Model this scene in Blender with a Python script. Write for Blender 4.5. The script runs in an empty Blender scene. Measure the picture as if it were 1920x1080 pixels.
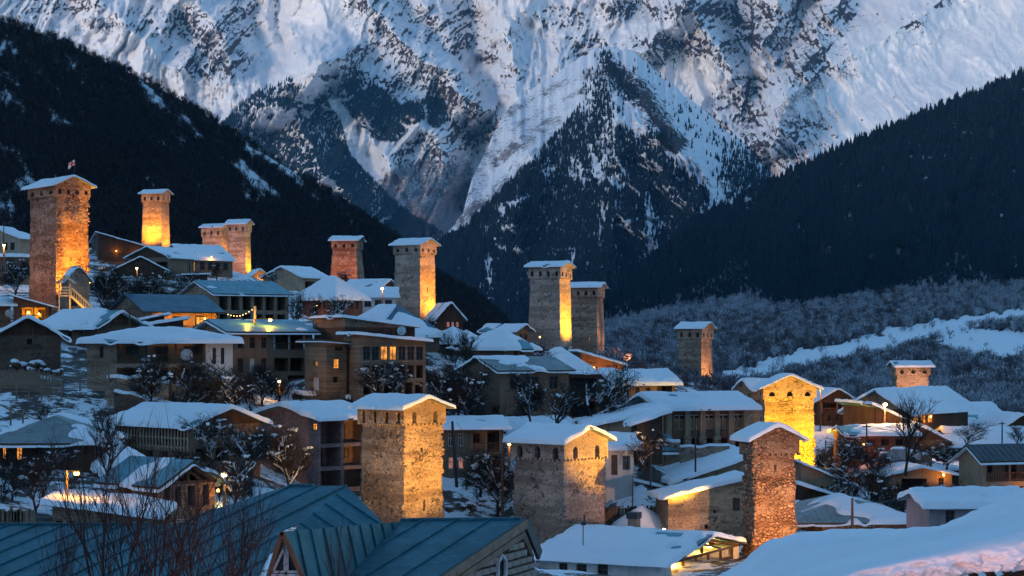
import bpy, math, random
import numpy as np
from mathutils import Vector, Matrix
S = bpy.context.scene
C = S.collection
# ------------------------------------------------------------------ camera, world, sun
F = 3583.0            # focal length in photograph pixels (1920 wide)
HU, HV = 960.0, 640.0 # where the level line of sight meets the picture
cam_d = bpy.data.cameras.new('camera'); cam = bpy.data.objects.new('camera', cam_d); C.objects.link(cam)
cam.location = (0, 0, 0); cam.rotation_euler = (math.radians(90), 0, 0)
cam_d.sensor_width = 36; cam_d.lens = 36 * F / 1920; cam_d.shift_y = (HV - 540) / 1920
cam_d.clip_start = 0.5; cam_d.clip_end = 40000
S.camera = cam
SUN_EL, SUN_AZ = math.radians(6.5), math.radians(214)   # afterglow from behind the camera, low on the left
w = bpy.data.worlds.new('World'); S.world = w; w.use_nodes = True
nt = w.node_tree; nt.nodes.clear()
sky = nt.nodes.new('ShaderNodeTexSky'); sky.sky_type = 'NISHITA'; sky.sun_disc = False
sky.sun_elevation = SUN_EL; sky.sun_rotation = SUN_AZ; sky.altitude = 1500; sky.ozone_density = 4.0
tint = nt.nodes.new('ShaderNodeMix'); tint.data_type = 'RGBA'; tint.blend_type = 'MULTIPLY'
tint.inputs[0].default_value = 1; tint.inputs[7].default_value = (1.0, 0.80, 0.60, 1)
bg = nt.nodes.new('ShaderNodeBackground'); bg.inputs[1].default_value = 0.15
wo = nt.nodes.new('ShaderNodeOutputWorld')
nt.links.new(sky.outputs[0], tint.inputs[6]); nt.links.new(tint.outputs[2], bg.inputs[0]); nt.links.new(bg.outputs[0], wo.inputs[0])
sd = bpy.data.lights.new('sun', 'SUN'); sun = bpy.data.objects.new('sun', sd); C.objects.link(sun)
sd.energy = 0.49; sd.angle = math.radians(9); sd.color = (1.0, 0.74, 0.54)
sv = Vector((-math.sin(math.radians(34)) * math.cos(SUN_EL), -math.cos(math.radians(34)) * math.cos(SUN_EL), math.sin(SUN_EL)))
sun.rotation_euler = sv.to_track_quat('Z', 'Y').to_euler()
S.view_settings.view_transform = 'Standard'; S.view_settings.look = 'None'
S.view_settings.exposure = 2.18; S.view_settings.gamma = 1.0
S.render.engine = 'CYCLES'; S.cycles.use_denoising = True; S.cycles.max_bounces = 5
S.cycles.volume_bounces = 0; S.cycles.diffuse_bounces = 3; S.cycles.sample_clamp_indirect = 4.0; S.cycles.caustics_reflective = False; S.cycles.caustics_refractive = False
# ------------------------------------------------------------------ helpers
rnd = random.Random(7)
def X(u, d): return (u - HU) / F * d
def Z(v, d): return (HV - v) / F * d
def PX(u, v, d): return Vector((X(u, d), d, Z(v, d)))
def _hash(ix, iy, s):
    h = (ix.astype(np.int64) * 374761393 + iy.astype(np.int64) * 668265263 + s * 974634777) & 0xffffffff
    h = ((h ^ (h >> 13)) * 1274126177) & 0xffffffff
    h = h ^ (h >> 16)
    return (h & 0xffff) / 65535.0
def vn(x, y, s=0):
    x = np.asarray(x, float); y = np.asarray(y, float)
    ix = np.floor(x); iy = np.floor(y); fx = x - ix; fy = y - iy
    fx = fx * fx * (3 - 2 * fx); fy = fy * fy * (3 - 2 * fy)
    a = _hash(ix, iy, s); b = _hash(ix + 1, iy, s); c = _hash(ix, iy + 1, s); d = _hash(ix + 1, iy + 1, s)
    return (a + (b - a) * fx) * (1 - fy) + (c + (d - c) * fx) * fy
def fbm(x, y, o=4, s=0):
    t = 0; a = .5; n = 0
    for k in range(o):
        t = t + a * vn(x, y, s + k * 17); n += a; a *= .5; x = x * 2.03 + 3.1; y = y * 2.03 + 1.7
    return t / n
def ridged(x, y, o=4, s=0):
    t = 0; a = .5; n = 0
    for k in range(o):
        t = t + a * (1 - np.abs(2 * vn(x, y, s + k * 13) - 1)); n += a; a *= .52; x = x * 2.07 + 5.3; y = y * 2.07 + 2.9
    return t / n
def sstep(a, b, x):
    t = np.clip((x - a) / (b - a), 0, 1); return t * t * (3 - 2 * t)
class MB:
    def __init__(s): s.v = []; s.f = []; s.m = []
    def add(s, vs, fs, m=0):
        o = len(s.v); s.v += [tuple(p) for p in vs]
        for f in fs: s.f.append(tuple(o + i for i in f)); s.m.append(m)
    def quad(s, a, b, c, d, m=0): s.add([a, b, c, d], [(0, 1, 2, 3)], m)
    def box(s, x0, x1, y0, y1, z0, z1, m=0):
        s.add([(x0,y0,z0),(x1,y0,z0),(x1,y1,z0),(x0,y1,z0),(x0,y0,z1),(x1,y0,z1),(x1,y1,z1),(x0,y1,z1)],
              [(0,3,2,1),(4,5,6,7),(0,1,5,4),(1,2,6,5),(2,3,7,6),(3,0,4,7)], m)
    def bar(s, a, b, w, h=None, m=0, up=(0, 0, 1)):
        a = Vector(a); b = Vector(b); h = h or w; t = (b - a)
        if t.length < 1e-6: return
        t.normalize(); up = Vector(up)
        if abs(t.dot(up)) > .95: up = Vector((1, 0, 0))
        sx = t.cross(up).normalized() * w / 2; sz = sx.cross(t).normalized() * h / 2
        s.add([a-sx-sz, a+sx-sz, a+sx+sz, a-sx+sz, b-sx-sz, b+sx-sz, b+sx+sz, b-sx+sz],
              [(0,3,2,1),(4,5,6,7),(0,1,5,4),(1,2,6,5),(2,3,7,6),(3,0,4,7)], m)
    def tube(s, a, b, r0, r1, n=5, m=0, cap=False):
        a = Vector(a); b = Vector(b); t = b - a
        if t.length < 1e-6: return
        t.normalize(); up = Vector((0, 0, 1)) if abs(t.z) < .9 else Vector((1, 0, 0))
        sx = t.cross(up).normalized(); sy = t.cross(sx); vs = []
        for p, r in ((a, r0), (b, r1)):
            for k in range(n):
                q = 2 * math.pi * k / n; vs.append(p + (sx * math.cos(q) + sy * math.sin(q)) * r)
        fs = [(k, (k + 1) % n, n + (k + 1) % n, n + k) for k in range(n)]
        if cap: fs += [tuple(range(n))[::-1], tuple(range(n, 2 * n))]
        s.add(vs, fs, m)
    def blob(s, c, rx, ry, rz, m=0, nu=7, nv=4, seed=0, j=.2):
        vs = []; R = random.Random(seed)
        for i in range(nv + 1):
            th = math.pi * i / nv
            for k in range(nu):
                q = 2 * math.pi * k / nu; jj = 1 + R.uniform(-j, j)
                vs.append((c[0] + rx * math.sin(th) * math.cos(q) * jj, c[1] + ry * math.sin(th) * math.sin(q) * jj, c[2] + rz * math.cos(th) * jj))
        fs = [(i*nu+k, i*nu+(k+1) % nu, (i+1)*nu+(k+1) % nu, (i+1)*nu+k) for i in range(nv) for k in range(nu)]
        s.add(vs, fs, m)
    def build(s, name, mats, parent=None, smooth=False, kind=None):
        me = bpy.data.meshes.new(name); me.from_pydata(s.v, [], s.f)
        if not isinstance(mats, (list, tuple)): mats = [mats]
        for m in mats: me.materials.append(m)
        if len(mats) > 1: me.polygons.foreach_set('material_index', s.m)
        if smooth: me.polygons.foreach_set('use_smooth', [True] * len(s.f))
        me.update()
        o = bpy.data.objects.new(name, me); C.objects.link(o)
        if parent: o.parent = parent
        if kind: o['kind'] = kind
        return o
def grid_obj(name, P, mat, parent=None, smooth=True, attrs=None):
    """P: (nv, nu, 3) array of points -> one mesh"""
    nv, nu = P.shape[:2]
    me = bpy.data.meshes.new(name)
    idx = np.arange(nv * nu).reshape(nv, nu)
    q = np.stack([idx[:-1, :-1], idx[:-1, 1:], idx[1:, 1:], idx[1:, :-1]], -1).reshape(-1, 4)
    me.vertices.add(nv * nu); me.vertices.foreach_set('co', P.reshape(-1).astype(np.float32))
    me.loops.add(q.size); me.loops.foreach_set('vertex_index', q.reshape(-1).astype(np.int32))
    me.polygons.add(len(q)); me.polygons.foreach_set('loop_start', np.arange(0, q.size, 4, dtype=np.int32))
    me.polygons.foreach_set('loop_total', np.full(len(q), 4, dtype=np.int32))
    me.update(calc_edges=True); me.validate()
    if smooth: me.polygons.foreach_set('use_smooth', np.ones(len(me.polygons), dtype=bool))
    for k, a in (attrs or {}).items():
        at = me.attributes.new(k, 'FLOAT', 'POINT'); at.data.foreach_set('value', a.reshape(-1).astype(np.float32))
    me.materials.append(mat)
    o = bpy.data.objects.new(name, me); C.objects.link(o)
    if parent: o.parent = parent
    return o
def tag(o, label=None, cat=None, group=None, kind=None):
    if label: o['label'] = label
    if cat: o['category'] = cat
    if group: o['group'] = group
    if kind: o['kind'] = kind
    return o
def thing(name, label, cat, loc, rz=0, group=None):
    o = bpy.data.objects.new(name, None); C.objects.link(o); o.empty_display_size = .2
    o.location = loc; o.rotation_euler = (0, 0, rz); o['kind'] = 'thing'
    return tag(o, label, cat, group)
def copy_tree(o, parent=None):
    c = o.copy(); C.objects.link(c); c.parent = parent
    for ch in o.children: copy_tree(ch, c)
    return c
# ------------------------------------------------------------------ materials
class NT:
    def __init__(s, name):
        s.mat = bpy.data.materials.new(name); s.mat.use_nodes = True; s.t = s.mat.node_tree; s.t.nodes.clear()
        s.out = s.t.nodes.new('ShaderNodeOutputMaterial')
    def n(s, ty, ins=None, out=0, **pr):
        nd = s.t.nodes.new('ShaderNode' + ty)
        for k, v in pr.items(): setattr(nd, k, v)
        for k, v in (ins or {}).items():
            if isinstance(v, bpy.types.NodeSocket): s.t.links.new(v, nd.inputs[k])
            else: nd.inputs[k].default_value = v
        return nd.outputs[out]
    def m(s, op, a, b=0.0, c=None, clamp=False):
        i = {0: a, 1: b}
        if c is not None: i[2] = c
        return s.n('Math', i, operation=op, use_clamp=clamp)
    def mix(s, f, a, b, bt='MIX'):
        fx = lambda c: c if isinstance(c, bpy.types.NodeSocket) else (c + (1,) if len(c) == 3 else c)
        return s.n('Mix', {0: f, 6: fx(a), 7: fx(b)}, out=2, data_type='RGBA', blend_type=bt)
    def ramp(s, f, lo, hi): return s.n('MapRange', {0: f, 1: lo, 2: hi, 3: 0.0, 4: 1.0}, interpolation_type='SMOOTHSTEP')
    def pos(s, sc=(1, 1, 1), geo=False, rot=(0, 0, 0)):
        v = s.n('NewGeometry', out=0) if geo else s.n('TexCoord', out=3)
        return s.n('Mapping', {0: v, 2: rot, 3: sc})
    def noise(s, v, sc, det=4, rough=.6, dist=0.0, out=0): return s.n('TexNoise', {0: v, 'Scale': sc, 'Detail': float(det), 'Roughness': rough, 'Distortion': dist}, out=out)
    def vor(s, v, sc, feat='F1', out=0): return s.n('TexVoronoi', {0: v, 'Scale': sc}, out=out, feature=feat)
    def bump(s, h, st=.5, dist=.05, nrm=None):
        i = {'Strength': st, 'Distance': dist, 'Height': h}
        if nrm: i['Normal'] = nrm
        return s.n('Bump', i)
    def done(s, col, rough=.9, nrm=None, metal=0.0, spec=.3, emis=None, es=0.0):
        fx = lambda c: c if isinstance(c, bpy.types.NodeSocket) else (c + (1,) if len(c) == 3 else c)
        i = {'Base Color': fx(col), 'Roughness': rough, 'Metallic': metal, 'Specular IOR Level': spec}
        if nrm: i['Normal'] = nrm
        if emis is not None: i['Emission Color'] = fx(emis); i['Emission Strength'] = es
        b = s.n('BsdfPrincipled', i); s.t.links.new(b, s.out.inputs[0]); return s.mat
def m_stone(name, a, b, plaster=(.36, .29, .22), amt=.4, sc=2.6, dark=(.035, .03, .028)):
    t = NT(name); v = t.pos(); wv = t.mix(.12, v, t.noise(v, 1.6, 2, out=1))
    vv = t.n('Mapping', {0: wv, 3: (1, 1, 1.75)})
    cell = t.vor(vv, sc, out=1); edge = t.vor(vv, sc, 'DISTANCE_TO_EDGE')
    cellv = t.n('SeparateColor', {0: cell}); big = t.noise(v, .35, 4, .65)
    fine = t.noise(v, 9, 4, .7); band = t.noise(t.pos((.12, .12, .8)), 1.0, 3, .6)
    col = t.mix(cellv, a, b); col = t.mix(t.ramp(cellv, .72, 1.0), col, tuple(min(1, x * 1.5) for x in b))
    col = t.mix(t.ramp(edge, .10, .02), col, dark)
    pm = t.ramp(t.m('ADD', t.m('MULTIPLY', big, .6), t.m('ADD', t.m('MULTIPLY', band, .5), t.m('MULTIPLY', fine, .16))), .78 - amt * .42, .66 - amt * .42 + .0)
    pm = t.m('SUBTRACT', 1.0, pm)
    holes = t.ramp(t.noise(t.pos((1, 1, 1.6)), 3.6, 3, .7), .36, .43)
    pm = t.m('MULTIPLY', pm, holes)
    pc = t.mix(t.ramp(big, .3, .7), plaster, tuple(x * .72 for x in plaster))
    col = t.mix(t.m('MULTIPLY', pm, .92), col, pc)
    spots = t.ramp(t.noise(t.pos((1, 1, 1.5)), 2.1, 5, .8), .50, .42); clump = t.ramp(t.noise(v, .55, 3, .6), .46, .58)
    col = t.mix(t.m('MULTIPLY', t.m('MULTIPLY', spots, clump), .85), col, dark)
    col = t.mix(t.m('MULTIPLY', t.ramp(fine, .60, .32), .55), col, dark)
    col = t.mix(t.m('MULTIPLY', t.ramp(band, .56, .40), .6), col, tuple(x * .45 for x in a))
    hh = t.m('ADD', t.m('MULTIPLY', t.ramp(edge, 0, .16), t.m('SUBTRACT', 1.0, pm)), t.m('ADD', t.m('MULTIPLY', fine, .8), t.m('MULTIPLY', pm, .8)))
    return t.done(col, .95, t.bump(hh, .9, .09))
def m_plaster(name, a, stain=.5, bump=.3):
    t = NT(name); v = t.pos(); n1 = t.noise(v, .5, 5, .7); n2 = t.noise(t.pos((2.2, 2.2, .28)), 1.2, 4, .65); n3 = t.noise(v, 12, 3)
    col = t.mix(t.m('MULTIPLY', t.ramp(n1, .38, .66), stain), a, tuple(x * .5 for x in a))
    col = t.mix(t.m('MULTIPLY', t.ramp(n2, .50, .68), stain), col, tuple(x * .42 for x in a))
    col = t.mix(t.ramp(n3, .62, .75), col, tuple(min(1, x * 1.2) for x in a))
    return t.done(col, .9, t.bump(n3, bump, .03))
def m_block(name, a, mortar, bw=.4, bh=.2, amt=.25):
    t = NT(name); c = t.n('TexCoord', out=3); s = t.n('SeparateXYZ', {0: c}); s2 = s.node
    v = t.n('CombineXYZ', {0: t.m('ADD', s2.outputs[0], s2.outputs[1]), 1: s2.outputs[2], 2: 0.0})
    br = t.n('TexBrick', {0: v, 'Color1': a + (1,), 'Color2': tuple(x * .62 for x in a) + (1,), 'Mortar': mortar + (1,), 'Scale': 1.0, 'Mortar Size': .018, 'Brick Width': bw, 'Row Height': bh, 'Bias': .1})
    n1 = t.noise(t.pos(), .7, 4, .7); n3 = t.noise(t.pos(), 14, 3)
    col = t.mix(t.m('MULTIPLY', t.ramp(n1, .42, .62), amt * 2), br, tuple(x * .4 for x in a))
    return t.done(col, .92, t.bump(t.m('ADD', t.m('MULTIPLY', br.node.outputs[1], -1.0), t.m('MULTIPLY', n3, .4)), .6, .04))
def m_wood(name, a, b, pitch=.16, horiz=False):
    t = NT(name); c = t.n('TexCoord', out=3); s = t.n('SeparateXYZ', {0: c}).node
    k = s.outputs[2] if horiz else t.m('ADD', s.outputs[0], s.outputs[1])
    q = t.m('DIVIDE', k, pitch); fr = t.m('FRACT', q); cell = t.n('TexWhiteNoise', {1: t.m('FLOOR', q)}, noise_dimensions='1D')
    g = t.noise(t.pos((6, 6, .8) if not horiz else (.8, .8, 6)), 2.0, 4, .7); big = t.noise(t.pos(), .6, 4)
    col = t.mix(cell, a, b); col = t.mix(t.m('MULTIPLY', t.ramp(g, .42, .68), .6), col, tuple(x * .45 for x in a))
    col = t.mix(t.m('MULTIPLY', t.ramp(big, .45, .65), .5), col, tuple(x * .5 for x in a))
    gap = t.ramp(t.m('ABSOLUTE', t.m('SUBTRACT', fr, .5)), .43, .49)
    col = t.mix(gap, col, (.01, .008, .007))
    return t.done(col, .85, t.bump(t.m('SUBTRACT', t.m('MULTIPLY', g, .3), gap), .5, .02))
def m_metal(name, a, rust=.0, rib=.0, rough=.42):
    t = NT(name); v = t.pos(); n1 = t.noise(v, .7, 5, .7); n2 = t.noise(t.pos((3, 3, 1)), 1.6, 4, .7); n3 = t.noise(v, 6, 3)
    col = t.mix(t.m('MULTIPLY', t.ramp(n1, .40, .62), .55), a, tuple(x * .5 for x in a))
    col = t.mix(t.m('MULTIPLY', t.ramp(n2, .50, .66), .5), col, tuple(min(1, x * 1.7 + .03) for x in a))
    if rust: col = t.mix(t.m('MULTIPLY', t.ramp(n2, .5, .62), rust), col, (.16, .07, .035))
    h = t.m('MULTIPLY', n3, .25)
    if rib:
        s = t.n('SeparateXYZ', {0: v}).node
        h = t.m('ADD', h, t.m('SINE', t.m('MULTIPLY', s.outputs[0], 6.283 / rib)))
    return t.done(col, t.m('ADD', rough - .1, t.m('MULTIPLY', n1, .3)), t.bump(h, .35, .03), spec=.4)
def m_flat(name, a, rough=.8, **k):
    t = NT(name); n = t.noise(t.pos(), 3.0, 4, .7)
    return t.done(t.mix(t.ramp(n, .35, .7), a, tuple(x * .6 for x in a)), rough, **k)
def m_snow(name, tone=(.84, .86, .90)):
    t = NT(name); v = t.pos(geo=True); n1 = t.noise(v, .9, 4, .6); n2 = t.noise(v, 9, 5, .75); n3 = t.noise(v, .12, 3)
    col = t.mix(t.ramp(n3, .35, .7), tone, tuple(x * .93 for x in tone))
    return t.done(col, .75, t.bump(t.m('ADD', n1, t.m('MULTIPLY', n2, .22)), .45, .22), spec=.25)
def m_emit(name, c, st, pat=0.0):
    t = NT(name)
    if pat:
        n = t.noise(t.pos(), pat, 3, .6); c2 = tuple(x * .25 for x in c); col = t.mix(t.ramp(n, .35, .62), c2, c)
    else: col = c
    return t.done((.05, .04, .03), .5, emis=col, es=st)
MAT = dict(
    snow=m_snow('snow'),
    stone=m_stone('rubble_stone', (.36, .22, .145), (.62, .41, .28), plaster=(.54, .36, .25), amt=.38),
    stoneg=m_stone('plastered_stone', (.40, .28, .20), (.66, .48, .37), plaster=(.64, .46, .36), amt=.60),
    stonep=m_stone('smooth_plastered_stone', (.30, .18, .11), (.52, .34, .21), plaster=(.70, .47, .30), amt=.74),
    stoneb=m_stone('brown_rubble', (.34, .17, .10), (.62, .36, .23), plaster=(.46, .30, .20), amt=.22, sc=3.3),
    stoned=m_stone('dark_rubble', (.14, .085, .058), (.28, .175, .12), plaster=(.20, .13, .09), amt=.4),
    cream=m_plaster('cream_plaster', (.46, .31, .21)), white=m_plaster('white_plaster', (.62, .60, .58), .35),
    grey=m_plaster('grey_plaster', (.20, .13, .09)), green=m_plaster('grey_green_plaster', (.14, .125, .09)), conc=m_plaster('bare_concrete', (.27, .18, .125), .6),
    mauve=m_plaster('mauve_plaster', (.33, .25, .27), .35), beige=m_plaster('beige_plaster', (.38, .24, .15), .5),
    pink=m_block('pink_block', (.36, .22, .20), (.22, .16, .15)), brick=m_block('grey_brick', (.46, .29, .19), (.16, .11, .08), .38, .19), redbrick=m_block('red_brick', (.30, .14, .09), (.2, .13, .1), .25, .08),
    wood=m_wood('dark_board', (.075, .036, .022), (.13, .065, .038)), woodr=m_wood('red_brown_board', (.16, .075, .05), (.22, .11, .07)),
    woodl=m_wood('light_board', (.34, .20, .12), (.46, .29, .18)), woodh=m_wood('weathered_siding', (.22, .14, .09), (.34, .225, .15), .22, True),
    timber=m_flat('timber', (.11, .065, .04)), timberl=m_flat('pale_timber', (.62, .46, .33)), post=m_flat('grey_timber', (.26, .17, .12)),
    teal=m_metal('teal_sheet', (.09, .26, .32)), blue=m_metal('blue_sheet', (.05, .13, .19)), greyroof=m_metal('grey_sheet', (.17, .20, .20), rib=.5), rustroof=m_metal('rusty_sheet', (.12, .10, .09), rust=.6),
    darkroof=m_metal('dark_ribbed_sheet', (.045, .048, .055), rib=.6),
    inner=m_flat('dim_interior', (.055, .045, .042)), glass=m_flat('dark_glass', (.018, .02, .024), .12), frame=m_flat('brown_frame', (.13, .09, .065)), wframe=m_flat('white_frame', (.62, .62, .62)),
    blued=m_flat('blue_paint', (.12, .30, .42)), metald=m_flat('dark_metal', (.04, .04, .045), .5), dish=m_flat('dish_white', (.6, .6, .6), .5), cloth=m_flat('red_cloth', (.35, .04, .03)),
    lit=m_emit('warm_window', (1, .36, .06), .38, 2.5), litr=m_emit('rosy_window', (1, .34, .22), .12, 2.5), bulb=m_emit('lamp_bulb', (1, .40, .07), 5.0), bulbw=m_emit('pale_bulb', (1, .62, .25), 6.0),
    glow=m_emit('string_bulb', (1, .55, .2), 1.5),
    bark=m_flat('bark', (.035, .026, .022)), barkr=m_flat('reddish_twigs', (.045, .024, .022)), dirt=m_flat('dark_earth', (.05, .04, .035)),
    rust=m_flat('rusty_iron', (.22, .09, .05)), gate=m_flat('sheet_gate', (.30, .27, .25)),
)
# ------------------------------------------------------------------ scattering for woods (uncountable: stuff)
def scatter(name, pts, sc, protos, label, rots=None, wide=1.0):
    me = bpy.data.meshes.new(name); pts = np.asarray(pts, np.float32)
    me.vertices.add(len(pts)); me.vertices.foreach_set('co', pts.reshape(-1))
    R = np.random.RandomState(5)
    for k, a in (('sc', np.asarray(sc)), ('rz', R.rand(len(pts)) * 6.283)):
        at = me.attributes.new(k, 'FLOAT', 'POINT'); at.data.foreach_set('value', a.astype(np.float32))
    at = me.attributes.new('ix', 'INT', 'POINT'); at.data.foreach_set('value', R.randint(0, len(protos), len(pts)).astype(np.int32))
    o = bpy.data.objects.new(name, me); C.objects.link(o)
    g = bpy.data.node_groups.new(name, 'GeometryNodeTree')
    g.interface.new_socket('Geometry', in_out='INPUT', socket_type='NodeSocketGeometry'); g.interface.new_socket('Geometry', in_out='OUTPUT', socket_type='NodeSocketGeometry')
    N = g.nodes; L = g.links
    gi = N.new('NodeGroupInput'); go = N.new('NodeGroupOutput'); ip = N.new('GeometryNodeInstanceOnPoints'); jg = N.new('GeometryNodeJoinGeometry')
    for p in reversed(protos):
        oi = N.new('GeometryNodeObjectInfo'); oi.inputs['Object'].default_value = p; oi.inputs['As Instance'].default_value = True
        L.new(oi.outputs['Geometry'], jg.inputs[0])
    def attr(k, ty):
        a = N.new('GeometryNodeInputNamedAttribute'); a.data_type = ty; a.inputs[0].default_value = k; return a.outputs[0]
    cx = N.new('ShaderNodeCombineXYZ'); L.new(attr('rz', 'FLOAT'), cx.inputs[2])
    cs = N.new('ShaderNodeCombineXYZ'); s_ = attr('sc', 'FLOAT'); L.new(s_, cs.inputs[2])
    mu = N.new('ShaderNodeMath'); mu.operation = 'MULTIPLY'; mu.inputs[1].default_value = wide; L.new(s_, mu.inputs[0]); L.new(mu.outputs[0], cs.inputs[0]); L.new(mu.outputs[0], cs.inputs[1])
    L.new(gi.outputs[0], ip.inputs['Points']); L.new(jg.outputs[0], ip.inputs['Instance'])
    ip.inputs['Pick Instance'].default_value = True; L.new(attr('ix', 'INT'), ip.inputs['Instance Index'])
    L.new(cx.outputs[0], ip.inputs['Rotation']); L.new(cs.outputs[0], ip.inputs['Scale']); L.new(ip.outputs[0], go.inputs[0])
    mo = o.modifiers.new('scatter', 'NODES'); mo.node_group = g
    return tag(o, label, 'woodland', kind='stuff')
def proto(name, mb, mats):
    o = mb.build(name, mats); C.objects.unlink(o); return o
def m_tree(name, a, b, snow=0.0):
    t = NT(name); r = t.n('ObjectInfo', out=5); n = t.noise(t.pos(), 6, 2)
    col = t.mix(r, a, b); col = t.mix(t.ramp(n, .4, .65), col, tuple(x * .5 for x in a))
    if snow:
        g = t.n('SeparateXYZ', {0: t.n('NewGeometry', out=1)}).node.outputs[2]
        col = t.mix(t.m('MULTIPLY', t.ramp(g, .25, .7), snow), col, (.6, .65, .7))
    return t.done(col, .95)
fir_m = m_tree('far_fir_needles_haze_blue', (.006, .022, .042), (.012, .038, .062), .08)  # needle colour carries extra blue, standing in for part of the distance haze
bare_m = m_tree('far_bare_twigs', (.022, .020, .024), (.036, .031, .034))
frost_m = m_tree('frosted_twigs', (.34, .37, .43), (.66, .70, .77))
brush_m = m_tree('far_brush_twigs', (.12, .11, .125), (.24, .22, .24))
def fir_proto(seed, m):
    R = random.Random(seed); b = MB(); b.tube((0, 0, -.1), (0, 0, .3), .03, .02, 4)
    n = 7
    for k in range(4):
        z0 = .10 + k * .20; z1 = min(1.0, z0 + .42); r = .24 * (1 - k * .21) * R.uniform(.85, 1.15); vs = [(R.uniform(-.01, .01), 0, z1)]
        for i in range(n * 2):
            q = math.pi * i / n; rr = r * (R.uniform(.75, 1.1) if i % 2 else R.uniform(.35, .55)); vs.append((rr * math.cos(q), rr * math.sin(q), z0 + R.uniform(-.04, .04) + (.05 if i % 2 == 0 else 0)))
        b.add(vs, [(0, 1 + i, 1 + (i + 1) % (2 * n)) for i in range(2 * n)])
    return proto('fir', b, m)
def twig_proto(seed, m, n=46, spread=.34):
    R = random.Random(seed); b = MB(); b.tube((0, 0, -.15), (0, 0, .5), .022, .010, 3)
    for k in range(n):
        z0 = R.uniform(.1, .6); q = R.uniform(0, 6.283); L = R.uniform(.2, .42); el = R.uniform(.5, 1.3)
        p = Vector((math.cos(q), math.sin(q), 0)); s = p * R.uniform(0, spread * .45) + Vector((0, 0, z0))
        e = s + p * L * math.cos(el) * spread * 3 + Vector((0, 0, L * math.sin(el))); sd = Vector((-p.y, p.x, R.uniform(-.3, .3))) * R.uniform(.010, .022)
        b.add([s - sd, s + sd, e], [(0, 1, 2)])
        e2 = s.lerp(e, .5) + Vector((R.uniform(-.12, .12), R.uniform(-.12, .12), R.uniform(.05, .18)))
        b.add([s.lerp(e, .4) - sd * .6, s.lerp(e, .5) + sd * .6, e2], [(0, 1, 2)])
    return proto('bare_tree', b, m)
FIRS = [fir_proto(k, fir_m) for k in range(4)]
BARES = [twig_proto(10 + k, bare_m) for k in range(4)]
FROSTS = [twig_proto(20 + k, frost_m, 40) for k in range(3)]
BRUSHES = [twig_proto(30 + k, brush_m, 40, .42) for k in range(3)]
# ------------------------------------------------------------------ terrain
def inpoly(U, V, poly):
    ins = np.zeros(U.shape, bool); n = len(poly); j = n - 1
    for i in range(n):
        xi, yi = poly[i]; xj, yj = poly[j]
        ins ^= ((yi > V) != (yj > V)) & (U < (xj - xi) * (V - yi) / ((yj - yi) or 1e-9) + xi); j = i
    return ins
def pdist(U, V, line):
    D = np.full(U.shape, 1e9)
    for (a, b), (c, d) in zip(line[:-1], line[1:]):
        t = np.clip(((U - a) * (c - a) + (V - b) * (d - b)) / ((c - a) ** 2 + (d - b) ** 2), 0, 1)
        D = np.minimum(D, np.hypot(U - a - t * (c - a), V - b - t * (d - b)))
    return D
def soft(a, n=4):
    for _ in range(n):
        a = (np.roll(a, 1, 0) + 2 * a + np.roll(a, -1, 0)) / 4; a = (np.roll(a, 1, 1) + 2 * a + np.roll(a, -1, 1)) / 4
    return a
def normals(P):
    n_ = np.cross(np.gradient(P, axis=1), np.gradient(P, axis=0)); n_ = n_ / (np.linalg.norm(n_, axis=2, keepdims=True) + 1e-9); return n_ * np.sign(n_[:, :, 2:3] + 1e-9)
class Relief:
    """a slope given by profile lines (bearing, height angle, distance); lofted into one sheet of ground"""
    def __init__(s, rows, u0, u1, nu, nv, disp=None, back=True):
        us = np.linspace(u0, u1, nu); Vr = []; Dr = []
        for r in rows:
            a = np.array(r, float); Vr.append(np.interp(us, a[:, 0], a[:, 1])); Dr.append(np.interp(us, a[:, 0], a[:, 2]))
        k = np.linspace(0, len(rows) - 1, nv); Vr = np.array(Vr); Dr = np.array(Dr)
        i = np.clip(np.floor(k).astype(int), 0, len(rows) - 2); t = (k - i)[:, None]
        s.U = np.repeat(us[None], nv, 0); s.V = Vr[i] * (1 - t) + Vr[i + 1] * t; s.D = Dr[i] * (1 - t) + Dr[i + 1] * t
        if disp is not None: s.D = s.D + disp(s.U, s.V, s.D, np.repeat((k / (len(rows) - 1))[:, None], nu, 1))
        s.P = np.stack([(s.U - HU) / F * s.D, s.D, (HV - s.V) / F * s.D], -1)
        s.back = back
    def mesh(s, name, mat, attrs=None):
        P = s.P; A = attrs or {}
        if s.back:   # the far side of the ridge, falling away
            d = s.D[-1]; rows = [P[-1] + np.stack([d * 0, d * q, -d * q * .7], -1) for q in (.02, .06, .15)]
            P = np.concatenate([P] + [r[None] for r in rows]); A = {k: np.concatenate([a] + [a[-1:]] * 3) for k, a in A.items()}
        o = grid_obj(name, P, mat, attrs=A); return tag(o, kind='structure')
    def sample(s, n, dens, seed, smin, smax, area=True):
        """n random spots on the sheet, kept with probability dens(U, V)"""
        R = np.random.RandomState(seed); nv, nu = s.U.shape
        i = R.rand(n) * (nv - 1.001); j = R.rand(n) * (nu - 1.001); i0 = i.astype(int); j0 = j.astype(int); fi = (i - i0)[:, None]; fj = (j - j0)[:, None]
        P = (s.P[i0, j0] * (1 - fi) + s.P[i0 + 1, j0] * fi) * (1 - fj) + (s.P[i0, j0 + 1] * (1 - fi) + s.P[i0 + 1, j0 + 1] * fi) * fj
        U = P[:, 0] / P[:, 1] * F + HU; V = HV - P[:, 2] / P[:, 1] * F
        keep = (R.rand(n) < dens(U, V)) & (U > -60) & (U < 1980) & (V > -40) & (V < 860)
        P = P[keep]; return P, smin + (smax - smin) * R.rand(len(P)) ** 1.5
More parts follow.
